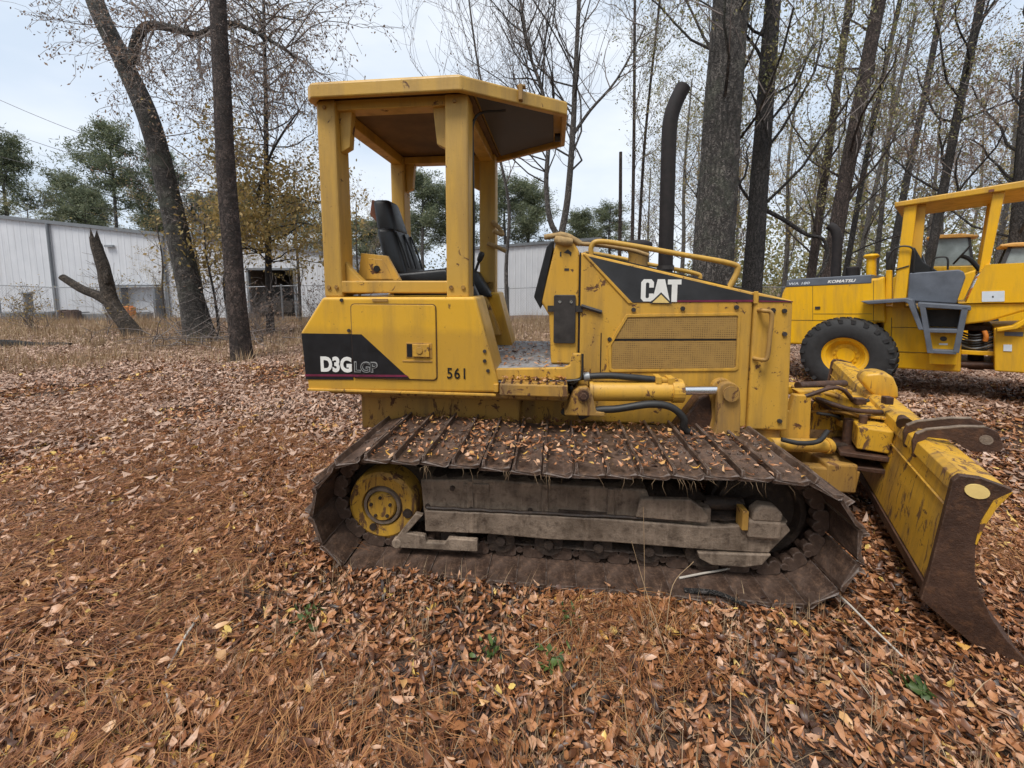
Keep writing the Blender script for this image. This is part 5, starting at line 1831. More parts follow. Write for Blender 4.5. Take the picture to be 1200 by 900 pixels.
# centre mount and angle brackets at the blade back
mb = BMB()
mb.prism_s([(-0.22, 0.70), (-0.25, 0.73), (-0.30, 0.80), (-0.28, 0.86), (-0.20, 0.88), (-0.13, 0.86), (-0.10, 0.78), (-0.09, 0.705)], 1.42, 1.62)
dz(mb, 'lift_lug', 'blade', BLD, bevel=0.02, seg=3, smooth=50)
mb = BMB()
mb.prism_s([(-0.24, 0.66), (-0.46, 0.66), (-0.46, 0.64), (-0.30, 0.46), (-0.26, 0.46)], 1.02, 1.05)
mb.prism_s([(-0.24, 0.66), (-0.46, 0.66), (-0.46, 0.64), (-0.30, 0.46), (-0.26, 0.46)], 1.22, 1.25)
mb.prism_s([(-0.24, 0.675), (-0.52, 0.675), (-0.52, 0.655), (-0.24, 0.655)], 0.98, 1.62)
dz(mb, 'mount_bracket', 'blade', BLD, bevel=0.005)
mb = BMB()
mb.prism_s([(-0.25, 0.64), (-0.42, 0.64), (-0.42, 0.50), (-0.27, 0.50)], 0.80, 0.985)
dz(mb, 'mount_box', 'blade', BLD, bevel=0.008)
mb = BMB()
mb.prism_s([(-0.26, 0.485), (-0.50, 0.47), (-0.50, 0.445), (-0.27, 0.455)], 0.78, 1.10)
mb.prism_s([(-0.27, 0.40), (-0.48, 0.38), (-0.48, 0.36), (-0.28, 0.37)], 0.80, 1.10)
dz(mb, 'clevis', 'rustiron', BLD, bevel=0.004)
mb = BMB()
for pp_, rr_ in (([bl(0.70, -0.24, 0.725), bl(0.76, -0.24, 0.745)], [0.040, 0.02]), ([bl(0.95, -0.44, 0.34), bl(0.95, -0.44, 0.64)], 0.028),
                 ([bl(0.90, -0.38, 0.642), bl(0.90, -0.38, 0.69)], 0.022), ([bl(1.35, -0.42, 0.677), bl(1.35, -0.42, 0.73)], 0.03)):
    mb = BMB()
    mb.tube(pp_, rr_, 10)
    dz(mb, 'mount_pin', 'rustiron', BLD, smooth=50)
# push frame: arms, cross member and ball tower
for s in (-1, 1):
    mb = MB()
    mb.prism([(0.55, 0.22), (1.70, 0.22), (1.72, 0.36), (1.30, 0.38), (0.55, 0.36)], *sorted((s * 0.36, s * 0.44)))
    dz(mb, 'push_arm', 'cat_dirt_shade', bevel=0.01)
mb = MB()
mb.box(1.52, 1.70, -0.445, 0.445, 0.215, 0.40)
mb.prism([(1.60, 0.38), (1.72, 0.50), (1.92, 0.62), (1.92, 0.42), (1.72, 0.30)], -0.16, 0.16)
dz(mb, 'cross_member', 'cat_dirt_shade', bevel=0.012)
mb = MB()
for yy in (-0.33, 0.28):
    mb.taper([(1.30, yy), (1.48, yy), (1.48, yy + 0.05), (1.30, yy + 0.05)], 0.50, [(1.37, yy), (1.47, yy), (1.47, yy + 0.05), (1.37, yy + 0.05)], 0.80, axis='z')
mb.box(1.29, 1.34, -0.34, 0.34, 0.36, 0.70)
dz(mb, 'front_bracket', 'cat', bevel=0.006)
mb = MB()
mb.prism([(1.40, 0.82), (1.62, 0.83), (1.78, 0.74), (1.80, 0.70), (1.60, 0.74), (1.42, 0.79)], -0.30, -0.22)
mb.prism([(1.44, 0.80), (1.70, 0.80), (1.95, 0.70), (1.95, 0.62), (1.70, 0.70), (1.46, 0.74)], -0.10, 0.02)
mb.prism([(1.55, 0.52), (1.80, 0.52), (1.82, 0.80), (1.74, 0.83), (1.60, 0.70)], -0.18, -0.14)
dz(mb, 'tilt_linkage', 'blade', bevel=0.008)
mb = MB()
mb.cyl((1.46, -0.20, 0.83), (1.90, 0.02, 0.80), 0.026, n=14)
dz(mb, 'tilt_cylinder', 'rustiron', smooth=40)
rq = random.Random(5)
for k in range(9):
    mb = MB()
    a_ = Vector((1.42 + rq.uniform(0, 0.15), -0.32 + rq.uniform(0, 0.2), 0.60 + rq.uniform(0, 0.22)))
    b_ = Vector((1.72 + rq.uniform(0, 0.25), -0.35 + rq.uniform(0, 0.3), 0.52 + rq.uniform(0, 0.22)))
    mid_ = (a_ + b_) / 2 + Vector((0, -0.05, rq.uniform(-0.05, 0.12)))
    mb.tube(bend([a_, mid_, b_]), rq.choice((0.010, 0.013, 0.016)), 7)
    dz(mb, 'hydraulic_hose', rq.choice(('rubber', 'rustiron', 'cat_dirt_shade')), smooth=60)
for k in range(8):
    mb = MB()
    c_ = Vector((1.45 + rq.uniform(0, 0.5), -0.38 + rq.uniform(0, 0.3), 0.50 + rq.uniform(0, 0.28)))
    mb.box(c_.x, c_.x + rq.uniform(0.04, 0.09), c_.y, c_.y + rq.uniform(0.03, 0.07), c_.z, c_.z + rq.uniform(0.03, 0.06))
    dz(mb, 'hose_block', rq.choice(('rustiron', 'blade', 'cat_dirt_shade')), bevel=0.005)
for s in (-1, 1):
    p0, p1 = Vector((1.16, s * 0.47, 0.52)), bl(0.95 if s < 0 else 1.91, -0.43, 0.46)
    mb = MB()
    mb.cyl(p0, p0.lerp(p1, 0.72), 0.042, n=16)
    mb.cyl(p0.lerp(p1, 0.68), p0.lerp(p1, 0.74), 0.05, n=16)
    AC = dz(mb, 'angle_cylinder', 'cat', smooth=40)
    mb = MB()
    mb.cyl(p0.lerp(p1, 0.72), p1, 0.022, n=12)
    dz(mb, 'rod', 'trackdark', AC, smooth=40)

# ================================================================== wheel loader at right
LYAW, LPIT = R(-48.0), R(-3.5)
LD = empty('wheel_loader', (4.53, 5.234, 0.0), 0, 'bright yellow wheel loader with open canopy parked at the right', 'wheel loader')
LD.rotation_euler = (0, LPIT, LYAW)


def ld(m, name, mat, parent=None, **kw):
    return m.build(name, mat, parent or LD, **kw)


# y here: 0 = outer face of the near tyres, 1.75 = outer face of the far tyres
mb = MB()
mb.prism([(-0.80, 0.62), (-0.86, 1.05), (-0.78, 1.40), (-0.72, 1.54), (0.30, 1.56), (0.37, 1.585), (0.39, 0.96), (0.28, 0.96), (0.28, 0.60)], 0.30, 1.45)
HOODL = ld(mb, 'engine_hood', 'kom', bevel=0.03, seg=3)
mb = MB()
mb.prism([(-0.735, 1.49), (0.245, 1.495), (0.245, 1.612), (-0.66, 1.612), (-0.72, 1.58)], 0.293, 1.457)
ld(mb, 'grey_hood_top', 'komgrey', HOODL, bevel=0.012)
lettering('lettering', 'KOMATSU', (-0.225, 0.085, 1.523, 1.565), 0.2915, 'white', HOODL, 0.03, 0.3)
lettering('lettering', 'WA 180', (-0.69, -0.43, 1.520, 1.558), 0.2915, 'sticker', HOODL, 0.02, 0.2)
mb = MB()
mb.box(-0.40, -0.396, 0.296, 0.2995, 0.98, 1.49)
mb.box(-0.80, 0.36, 0.296, 0.2995, 0.985, 0.990)
mb.box(-0.39, 0.25, 0.296, 0.2995, 1.08, 1.085)
mb.box(0.262, 0.266, 0.296, 0.2995, 0.98, 1.53)
mb.box(-0.37, -0.31, 0.290, 0.2995, 1.15, 1.19)
ld(mb, 'panel_seam', 'darksteel', HOODL)
mb = MB()
mb.prism([(0.36, 0.98), (0.36, 0.37), (0.50, 0.355), (1.05, 0.365), (1.05, 1.18), (0.36, 1.18)], 0.34, 1.41)
ld(mb, 'rear_frame', 'kom', bevel=0.02)
mb = MB()
mb.box(0.44, 1.05, 0.332, 0.3385, 0.90, 0.905)
mb.box(0.44, 0.78, 0.332, 0.3385, 0.58, 0.585)
mb.box(0.435, 0.440, 0.332, 0.3385, 0.40, 1.03)
ld(mb, 'frame_seam', 'darksteel')
mb = MB()
mb.prism([(0.16, 1.262), (0.60, 1.292), (0.645, 1.27), (0.745, 0.90), (0.70, 0.90), (0.605, 1.225), (0.575, 1.245), (0.24, 1.222)], 0.02, 0.36)
ld(mb, 'rear_fender', 'komgrey', bevel=0.008)
mb = MB()
mb.prism([(0.69, 1.235), (1.115, 1.185), (1.115, 1.135), (0.69, 1.18)], 0.02, 0.44)
ld(mb, 'platform', 'komgrey', bevel=0.008)
for y0 in (0.02, 0.25):
    for q in ([(0.705, 1.19), (0.755, 1.19), (0.825, 0.62), (0.775, 0.62)], [(1.045, 1.17), (1.095, 1.165), (1.03, 0.64), (0.98, 0.64)]):
        mb = MB()
        mb.prism(q, y0, y0 + 0.04)
        ld(mb, 'ladder_side', 'komgrey', bevel=0.005)
for z, a, b in ((0.87, 0.775, 1.02), (0.62, 0.80, 1.01)):
    mb = MB()
    mb.box(a, b, 0.025, 0.28, z, z + 0.045)
    ld(mb, 'ladder_step', 'komgrey', bevel=0.006)
mb = MB()
mb.prism([(0.79, 0.88), (1.03, 0.88), (1.015, 0.48), (0.79, 0.47)], 0.14, 0.338)
TB = ld(mb, 'step_box', 'kom', bevel=0.008)
mb = MB()
mb.box(0.87, 0.94, 0.135, 0.1395, 0.715, 0.735)
ld(mb, 'step_sticker', 'sticker', TB)
mb = MB()
mb.cyl((0.905, 0.1395, 0.79), (0.905, 0.133, 0.79), 0.03, n=12)
ld(mb, 'filler_cap', 'darksteel', TB)
mb = MB()
mb.box(0.74, 1.03, 0.325, 0.3375, 0.92, 1.13)
ld(mb, 'vent_opening', 'darksteel')
# canopy
for ya in (0.32, 1.30):
    mb = MB()
    mb.taper([(0.445, ya), (0.565, ya), (0.565, ya + 0.13), (0.445, ya + 0.13)], 1.16, [(0.55, ya), (0.665, ya), (0.665, ya + 0.13), (0.55, ya + 0.13)], 2.48, axis='z')
    ld(mb, 'canopy_post', 'kom', bevel=0.012)
    mb = MB()
    mb.taper([(1.175, ya), (1.245, ya), (1.245, ya + 0.08), (1.175, ya + 0.08)], 1.56, [(1.27, ya), (1.36, ya), (1.36, ya + 0.08), (1.27, ya + 0.08)], 2.49, axis='z')
    ld(mb, 'canopy_post', 'kom', bevel=0.01)
mb = MB()
mb.prism([(0.645, 2.46), (0.74, 2.46), (0.70, 1.75), (0.60, 1.55)], 0.40, 0.425)
ld(mb, 'post_gusset', 'komroof', bevel=0.004)
mb = MB()
mb.prism([(0.46, 2.462), (0.46, 2.525), (1.66, 2.555), (1.74, 2.54), (1.74, 2.47)], 0.27, 1.50)
RF = ld(mb, 'canopy_roof', 'komroof', bevel=0.012)
mb = MB()
mb.box(1.235, 1.275, 0.258, 0.27, 2.475, 2.505)
ld(mb, 'roof_bracket', 'rustred', RF)
mb = MB()
mb.prism([(0.585, 1.25), (1.005, 1.205), (1.075, 1.52), (1.06, 1.585), (1.02, 1.615), (0.60, 1.605)], 0.31, 0.345)
ld(mb, 'side_door', 'komgrey', bevel=0.012)
mb = MB()
mb.prism([(1.02, 1.21), (1.90, 1.21), (1.90, 1.64), (1.225, 1.655), (1.18, 1.55), (1.08, 1.215)], 0.26, 1.49)
COWL = ld(mb, 'front_cowl', 'kom', bevel=0.025, seg=3)
mb = MB()
mb.prism(rounded(1.20, 1.365, 1.225, 1.345, 0.006), 0.2535, 0.2585)
ld(mb, 'data_plate', 'sticker', COWL)
mb = MB()
mb.box(1.275, 1.287, 0.2515, 0.253, 1.272, 1.29)
ld(mb, 'plate_mark', 'darksteel', COWL)
mb = MB()
mb.prism([(1.04, 1.205), (1.90, 1.205), (1.90, 1.06), (1.50, 1.11), (1.25, 0.99), (1.06, 0.95)], 0.29, 1.46)
ld(mb, 'cowl_skirt', 'kom', bevel=0.02)
mb = MB()
mb.box(0.72, 1.02, 0.68, 1.05, 1.16, 1.54)
mb.taper([(0.68, 0.70), (0.78, 0.70), (0.78, 1.03), (0.68, 1.03)], 1.52, [(0.62, 0.72), (0.70, 0.72), (0.70, 1.01), (0.62, 1.01)], 1.86, axis='z')
ld(mb, 'seat', 'vinyl', bevel=0.03, seg=3, smooth=60)
mb = MB()
mb.prism([(0.59, 1.60), (0.86, 1.60), (0.72, 1.74), (0.645, 1.93), (0.60, 1.93)], 0.36, 0.39)
ld(mb, 'seat_guard', 'vinyl', bevel=0.01)
mb = MB()
mb.tube(bend([(0.64, 0.31, 1.62), (0.64, 0.29, 1.88), (0.57, 0.28, 1.95), (0.47, 0.28, 1.93), (0.41, 0.29, 1.82), (0.40, 0.30, 1.66)]), 0.012, 6)
ld(mb, 'grab_rail', 'rubber', smooth=60)
mb = MB()
mb.tube(bend([(0.80, 0.33, 1.62), (0.81, 0.33, 1.76), (0.90, 0.33, 1.78), (0.93, 0.33, 1.74), (0.93, 0.33, 1.62)]), 0.011, 6)
ld(mb, 'grab_rail', 'rubber', smooth=60)
mb = MB()
mb.tube([(0.475, 0.312, 1.66), (0.60, 0.312, 1.70)], 0.008, 6)
ld(mb, 'cable', 'rubber', smooth=60)
mb = MB()
mb.tube(bend([(1.20, 0.80, 1.60), (1.12, 0.80, 1.74), (1.04, 0.80, 1.80)], 4), 0.025, 8)
ld(mb, 'steering_column', 'rubber', smooth=60)
mb = MB()
pts = []
for k in range(25):
    a = 2 * math.pi * k / 24
    pts.append(Vector((1.05, 0.80, 1.81)) + Vector((0.55, 0, 0.83)) * 0.13 * math.cos(a) + Vector((0, 1, 0)) * 0.13 * math.sin(a))
mb.tube(pts, 0.010, 6, cap=False)
ld(mb, 'steering_wheel', 'rubber', smooth=60)
rq = random.Random(15)
for k in range(12):
    mb = MB()
    x = 1.09 + 0.008 * k
    z = 1.27 + 0.027 * k
    mb.tube(bend([(x, 0.36, z), (x + 0.02, 0.33, z + 0.03), (x + 0.05, 0.35, z + rq.uniform(0.0, 0.06)), (x + 0.07, 0.40, z + 0.02)], 4), 0.012, 6)
    ld(mb, 'orange_wiring', rq.choice(('orange', 'orange', 'sticker', 'rubber')), smooth=60)
mb = MB()
mb.box(0.375, 0.435, 0.38, 0.52, 1.20, 1.66)
ld(mb, 'hood_post', 'kom', bevel=0.008)
mb = MB()
mb.box(0.37, 0.44, 0.42, 0.50, 1.66, 1.92)
ld(mb, 'mirror', 'rubber', bevel=0.02)
mb = MB()
mb.lathe([(0.0, 0.0), (0.055, 0.0), (0.055, 0.24), (0.085, 0.265), (0.09, 0.285), (0.065, 0.31), (0.0, 0.315)], (0.20, 0.70, 1.60), 'z', 20)
ld(mb, 'air_precleaner', 'kom', smooth=40)
mb = MB()
mb.tube(bend([(-0.215, 0.80, 1.52), (-0.20, 0.80, 1.85), (-0.19, 0.80, 2.10), (-0.20, 0.80, 2.26), (-0.235, 0.80, 2.35), (-0.29, 0.80, 2.40)]), 0.062, 14)
ld(mb, 'exhaust_pipe', 'exhaust', smooth=50)
mb = MB()
mb.lathe([(0.0, 0.0), (0.08, 0.0), (0.08, 0.16), (0.04, 0.18), (0.0, 0.18)], (-0.02, 0.85, 1.58), 'z', 14)
ld(mb, 'muffler', 'exhaust', smooth=50)
# articulation joint
mb = MB()
mb.box(1.03, 1.36, 0.50, 1.25, 0.40, 0.47)
mb.box(1.03, 1.30, 0.55, 1.20, 0.86, 0.93)
mb.cyl((1.18, 0.87, 0.34), (1.18, 0.87, 0.95), 0.07, n=14)
mb.cyl((1.02, 0.44, 0.45), (1.36, 0.46, 0.47), 0.04, n=12)
ld(mb, 'articulation_joint', 'rustiron', bevel=0.006)
mb = MB()
mb.box(1.05, 1.32, 0.36, 0.43, 0.585, 0.635)
ld(mb, 'joint_plate', 'kom', bevel=0.006)
for k in range(7):
    mb = MB()
    z0 = 0.66 + 0.032 * k
    mb.tube(bend([(1.04, 0.45, z0), (1.16, 0.39 - 0.01 * k, z0 - 0.03), (1.33, 0.45, z0 + 0.03)]), 0.012, 6)
    ld(mb, 'hydraulic_hose', 'galv' if k % 3 == 1 else 'rubber', smooth=60)
mb = MB()
mb.tube(bend([(1.235, 0.33, 0.76), (1.24, 0.32, 0.82), (1.225, 0.33, 0.88)]), 0.022, 8)
ld(mb, 'orange_strap', 'orange', smooth=60)
mb = MB()
mb.prism([(1.305, 0.42), (2.75, 0.42), (2.75, 0.80), (2.4, 1.30), (2.1, 1.30), (1.72, 0.94), (1.295, 0.915)], 0.26, 1.49)
ld(mb, 'front_frame', 'kom', bevel=0.015)
mb = MB()
mb.prism([(1.31, 0.925), (1.42, 0.955), (1.55, 1.09), (1.62, 1.08), (1.45, 0.92), (1.31, 0.885)], 0.16, 0.28)
ld(mb, 'front_fender', 'kom', bevel=0.008)
mb = MB()
mb.box(1.365, 1.425, 0.252, 0.2585, 0.66, 0.735)
ld(mb, 'frame_sticker', 'sticker')
mb = MB()
mb.box(1.37, 1.50, 0.252, 0.2585, 0.835, 0.88)
ld(mb, 'grey_tape', 'komgrey')
for y0 in (0.45, 1.18):
    mb = MB()
    mb.prism([(2.20, 1.15), (2.45, 1.30), (2.95, 1.00), (3.40, 0.48), (3.40, 0.28), (3.25, 0.32), (2.85, 0.82), (2.25, 1.0)], y0, y0 + 0.10)
    ld(mb, 'lift_arm', 'kom', bevel=0.012)
mb = MB()
mb.prism([(3.40, 0.10), (3.30, 0.28), (3.35, 0.56), (3.48, 0.82), (3.54, 0.80), (3.44, 0.54), (3.41, 0.30), (3.52, 0.10), (4.12, 0.03), (4.12, 0.0), (3.48, 0.02)], -0.10, 1.85)
for y0 in (-0.12, 1.83):
    mb.prism([(3.35, 0.08), (3.35, 0.56), (3.50, 0.82), (3.64, 0.78), (4.08, 0.10), (4.10, 0.02), (3.48, 0.02)], y0, y0 + 0.03)
ld(mb, 'bucket', 'rustiron', bevel=0.005)
# wheels
wm = MB()
K = 0.84
prof = [(0.30, 0.02), (0.33, 0.0), (0.48, 0.0), (0.565, 0.035), (0.60, 0.08), (0.605, 0.20), (0.60, 0.32), (0.565, 0.365), (0.48, 0.40), (0.33, 0.40), (0.30, 0.38)]
wm.lathe([(a * K, b * K) for a, b in prof], (0, 0, 0), 'y', 44)
for k in range(22):
    for sgn in (0, 1):
        a = 2 * math.pi * (k + 0.5 * sgn) / 22
        da = 0.10
        y0, y1 = (0.01, 0.21) if sgn == 0 else (0.19, 0.39)
        vs = []
        for yy, off in ((y0, 0.0 if sgn == 0 else 0.16), (y1, 0.16 if sgn == 0 else 0.0)):
            rin = 0.53 if (yy < 0.05 or yy > 0.35) else 0.585
            rout = 0.595 if (yy < 0.05 or yy > 0.35) else 0.628
            for rr_, dd in ((rin, 0), (rout, 0.008), (rout, da - 0.008), (rin, da)):
                vs.append((K * rr_ * math.cos(a + off + dd), K * yy, K * rr_ * math.sin(a + off + dd)))
        wm.add(vs, [(0, 1, 2, 3), (7, 6, 5, 4), (0, 4, 5, 1), (1, 5, 6, 2), (2, 6, 7, 3), (3, 7, 4, 0)])
TYRE = wm.mesh('wheel', smooth=35)
rm = MB()
prof = [(0.0, 0.135), (0.115, 0.135), (0.12, 0.15), (0.18, 0.155), (0.215, 0.12), (0.25, 0.06), (0.285, 0.045), (0.30, 0.02), (0.325, 0.018), (0.325, 0.05), (0.30, 0.06), (0.30, 0.36), (0.0, 0.36)]
rm.lathe([(a * K, b * K) for a, b in prof], (0, 0, 0), 'y', 40)
for k in range(12):
    a = 2 * math.pi * k / 12
    rm.cyl((0.122 * math.cos(a), 0.130, 0.122 * math.sin(a)), (0.122 * math.cos(a), 0.111, 0.122 * math.sin(a)), 0.014, n=6)
RIM = rm.mesh('rim', smooth=35)
for x, y, flip in ((0.0, 0.0, 0), (0.0, 1.75, 1), (2.25, 0.0, 0), (2.25, 1.75, 1)):
    w_ = link_mesh('wheel', TYRE, 'tyre', LD)
    w_.location = (x, y, 0.522)
    w_.rotation_euler = (0, 0.12 + x, math.pi * flip)
    link_mesh('rim', RIM, 'kom', w_)
mb = MB()
mb.cyl((0.0, 0.25, 0.522), (0.0, 1.5, 0.522), 0.10, n=14)
mb.cyl((2.25, 0.25, 0.522), (2.25, 1.5, 0.522), 0.10, n=14)
ld(mb, 'axle', 'kom', smooth=40)

# ================================================================== two more machines behind it, mostly hidden
def back_machine(loc, yaw, label, hb, h0, h1):
    r = empty('parked_machine', loc, yaw, label, 'machine', 'machines parked behind the loader')
    m = MB()
    m.prism([(-1.5, 0.50), (1.4, 0.50), (1.5, 1.15), (0.65, 1.5), (0.65, hb), (-0.7, hb), (-1.6, 1.45)], -0.65, 0.65)
    m.build('body', 'kom', r, bevel=0.03)
    m = MB()
    m.taper([(-0.50, -0.50), (0.50, -0.50), (0.50, 0.50), (-0.50, 0.50)], hb, [(-0.42, -0.44), (0.36, -0.44), (0.36, 0.44), (-0.42, 0.44)], h0, axis='z')
    m.build('cab_glass', 'glass', r, bevel=0.02)
    for (a, b), (c, d) in (((-0.53, -0.53), (-0.45, -0.47)), ((0.47, -0.53), (0.33, -0.47)), ((-0.53, 0.47), (-0.45, 0.41)), ((0.47, 0.47), (0.33, 0.41))):
        m = MB()
        m.taper([(a, b), (a + 0.06, b), (a + 0.06, b + 0.06), (a, b + 0.06)], hb, [(c, d), (c + 0.06, d), (c + 0.06, d + 0.06), (c, d + 0.06)], h0, axis='z')
        m.build('cab_pillar', 'darksteel', r)
    m = MB()
    m.prism([(-0.55, h0), (0.50, h0 - 0.02), (0.56, h0 + 0.03), (0.2, h1), (-0.4, h1), (-0.57, h0 + 0.05)], -0.56, 0.56)
    m.build('cab_roof', 'caborange', r, bevel=0.02)
    for x in (-0.95, 0.95):
        for y, fl in ((-0.85, 0), (0.85, 1)):
            q = link_mesh('wheel', TYRE, 'tyre', r)
            q.location = (x, y, 0.51)
            q.rotation_euler = (0, x, math.pi * fl)
            link_mesh('rim', RIM, 'kom', q)
    return r


back_machine((14.35, 13.0, 0), R(-48), 'orange roofed machine cab glimpsed through the loader canopy', 2.02, 2.92, 3.03)
back_machine((11.15, 8.4, 0), R(-48), 'machine cab glimpsed at the right edge behind the loader', 1.86, 2.26, 2.34)

# ================================================================== leaf litter, straw, grass and small things
def in_track(x, y, pad=0.0):
    """points under the near machine where nothing may poke through."""
    dx, dy = x - 0.4997, y - 2.9474
    lx = dx * math.cos(R(6)) - dy * math.sin(R(6))
    ly = dx * math.sin(R(6)) + dy * math.cos(R(6))
    return (lx > -1.35 - pad) & (lx < 1.12 + pad) & (np.abs(ly) < 1.16 + pad) & (np.abs(ly) > 0.49 - pad)


def leaf_batch(x, y, z, size, rs, full=True, flat=0.35, rz=None):
    n = len(x)
    a = rs.uniform(0, 2 * np.pi, n) if rz is None else rz
    tilt = rs.normal(0, flat, n)
    roll = rs.normal(0, flat, n)
    curl = rs.uniform(-0.25, 0.55, n)
    fold = rs.uniform(-0.25, 0.75, n)
    wr = rs.uniform(0.07, 0.22, n)
    broad = rs.random(n) < 0.22
    wr = np.where(broad, rs.uniform(0.26, 0.42, n), wr)
    size = np.where(broad, size * 0.72, size)
    if full:
        t = np.array([0.0, 0.30, 0.30, 0.30, 0.68, 0.68, 0.68, 1.0])
        sd = np.array([0.0, 1.0, 0.0, -1.0, 0.85, 0.0, -0.85, 0.0])
        faces = [np.array([[0, 1, 2], [0, 2, 3], [4, 7, 5], [5, 7, 6]]), np.array([[1, 4, 5, 2], [2, 5, 6, 3]])]
    else:
        t = np.array([0.0, 0.45, 1.0, 0.45])
        sd = np.array([0.0, 1.0, 0.0, -1.0])
        faces = [np.array([[0, 1, 2], [0, 2, 3]])]
    m = len(t)
    lx = (t - 0.5)[None, :] * size[:, None]
    ly = sd[None, :] * (wr * size)[:, None]
    lz = (curl[:, None] * ((t - 0.5) ** 2 * 4)[None, :] + fold[:, None] * np.abs(sd)[None, :] * 0.3) * size[:, None] * 0.8
    lz = lz + rs.normal(0, 0.035, lz.shape) * size[:, None]
    ly = ly * rs.uniform(0.75, 1.2, ly.shape)
    # roll about x, tilt about y, spin about z
    y1 = ly * np.cos(roll)[:, None] - lz * np.sin(roll)[:, None]
    z1 = ly * np.sin(roll)[:, None] + lz * np.cos(roll)[:, None]
    x2 = lx * np.cos(tilt)[:, None] + z1 * np.sin(tilt)[:, None]
    z2 = -lx * np.sin(tilt)[:, None] + z1 * np.cos(tilt)[:, None]
    X = x[:, None] + x2 * np.cos(a)[:, None] - y1 * np.sin(a)[:, None]
    Y = y[:, None] + x2 * np.sin(a)[:, None] + y1 * np.cos(a)[:, None]
    Z = z[:, None] + z2
    v = np.stack([X, Y, Z], -1).reshape(-1, 3)
    F = [(f[None] + (np.arange(n) * m)[:, None, None]).reshape(-1, f.shape[1]) for f in faces]
    return v, F, m


def wedge(n, d0, d1, rs, half=1.75, pad=0.6, power=1.0):
    """random ground points in front of the lens, even per area."""
    d = np.sqrt(rs.uniform(d0 ** 2, d1 ** 2, n))
    x = rs.uniform(-1, 1, n) * (half * d + pad)
    return x, d


rs = np.random.default_rng(21)
# near and middle leaves, full shape
parts = []
for n, d0, d1, sz in ((130000, 0.7, 3.4, 0.043), (96000, 3.2, 8.0, 0.062)):
    x, y = wedge(n, d0, d1, rs)
    keep = ~in_track(x, y, -0.03) & (rs.random(n) < 0.35 + 0.9 * vnoise(x, y, 0.5))
    x, y = x[keep], y[keep]
    size = sz * rs.uniform(0.55, 1.65, len(x))
    z = ground_h(x, y) + np.abs(rs.normal(0.010, 0.016, len(x)))
    tint = np.clip(rs.beta(1.5, 1.35, len(x)) * 0.84 + (vnoise(x, y, 0.9) - 0.5) * 0.30 + (rs.random(len(x)) < 0.05) * 0.4, 0, 1)
    v, F, m = leaf_batch(x, y, z, size, rs)
    parts.append((v, F, np.repeat(tint, m)))


def stuff(name, parts, mat, label, cat):
    vs, f3, f4, ti, k = [], [], [], [], 0
    for v, F, t_ in parts:
        for f in F:
            (f3 if f.shape[1] == 3 else f4).append(f + k)
        vs.append(v); ti.append(t_); k += len(v)
    fl = [np.concatenate(q) for q in (f3, f4) if q]
    o_ = link_mesh(name, fast_mesh(name, np.concatenate(vs), fl, np.concatenate(ti)), mat)
    return tag(o_, label, cat, kind='stuff')


x, y = wedge(60000, 0.7, 4.5, rs)
keep = ~in_track(x, y, -0.03)
x, y = x[keep], y[keep]
v, F, m = leaf_batch(x, y, ground_h(x, y) + np.abs(rs.normal(0.014, 0.010, len(x))), 0.026 * rs.uniform(0.4, 1.6, len(x)), rs, full=False, flat=0.5)
c_ = v.reshape(-1, m, 3)
c_ += rs.normal(0, 0.005, c_.shape) * np.array([1, 1, 0.5])
parts.append((c_.reshape(-1, 3), F, np.repeat(np.clip(rs.beta(1.2, 1.8, len(x)), 0, 0.85), m)))
stuff('leaf_litter', parts, 'litter', 'thick brown and tan fallen leaves covering the near ground', 'leaves')
x, y = wedge(105000, 7.0, 17.0, rs)
keep = (x > -26) & (x < 26)
x, y = x[keep], y[keep]
v, F, m = leaf_batch(x, y, ground_h(x, y) + 0.012, 0.095 * rs.uniform(0.6, 1.5, len(x)), rs, full=False)
x2, y2 = wedge(150000, 2.2, 9.0, rs)
k2 = ((x2 < -0.6) | (x2 > 1.9)) & ~in_track(x2, y2, 0.0) & (vnoise(x2, y2, 0.7) > 0.30) & (rs.random(150000) < np.clip((y2 - 2.0) / 2.5, 0.12, 1.0))
x2, y2 = x2[k2], y2[k2]
v2, F2, m2 = leaf_batch(x2, y2, ground_h(x2, y2) + np.abs(rs.normal(0.030, 0.012, len(x2))), 0.062 * rs.uniform(0.6, 1.5, len(x2)), rs, full=False, flat=0.45)
stuff('far_leaf_litter', [(v, F, np.repeat(rs.random(len(x)), m)), (v2, F2, np.repeat(rs.beta(2, 2, len(x2)), m2))], 'litter_far', 'pale pinkish tan leaves scattered across the clearing behind', 'leaves')


def blades(x, y, z, length, width, rs, lean=0.5, az=None, flat=False):
    n = len(x)
    a = rs.uniform(0, 2 * np.pi, n) if az is None else az
    if flat:
        el = rs.normal(0.06, 0.10, n)
    else:
        el = np.clip(rs.normal(1.15, lean, n), 0.15, 1.57)
    d = np.stack([np.cos(a) * np.cos(el), np.sin(a) * np.cos(el), np.sin(el)], 1)
    s = np.stack([-np.sin(a), np.cos(a), np.zeros(n)], 1)
    b = np.stack([x, y, z], 1)
    mid = b + d * (length * 0.55)[:, None]
    dd = d.copy(); dd[:, 2] -= 0.35
    tip = mid + dd * (length * 0.5)[:, None]
    w = width[:, None]
    v = np.stack([b - s * w, b + s * w, mid + s * w * 0.7, mid - s * w * 0.7, tip], 1).reshape(-1, 3)
    k = (np.arange(n) * 5)[:, None]
    return v, [np.array([[0, 1, 2, 3]]) + k, np.array([[3, 2, 4]]) + k]


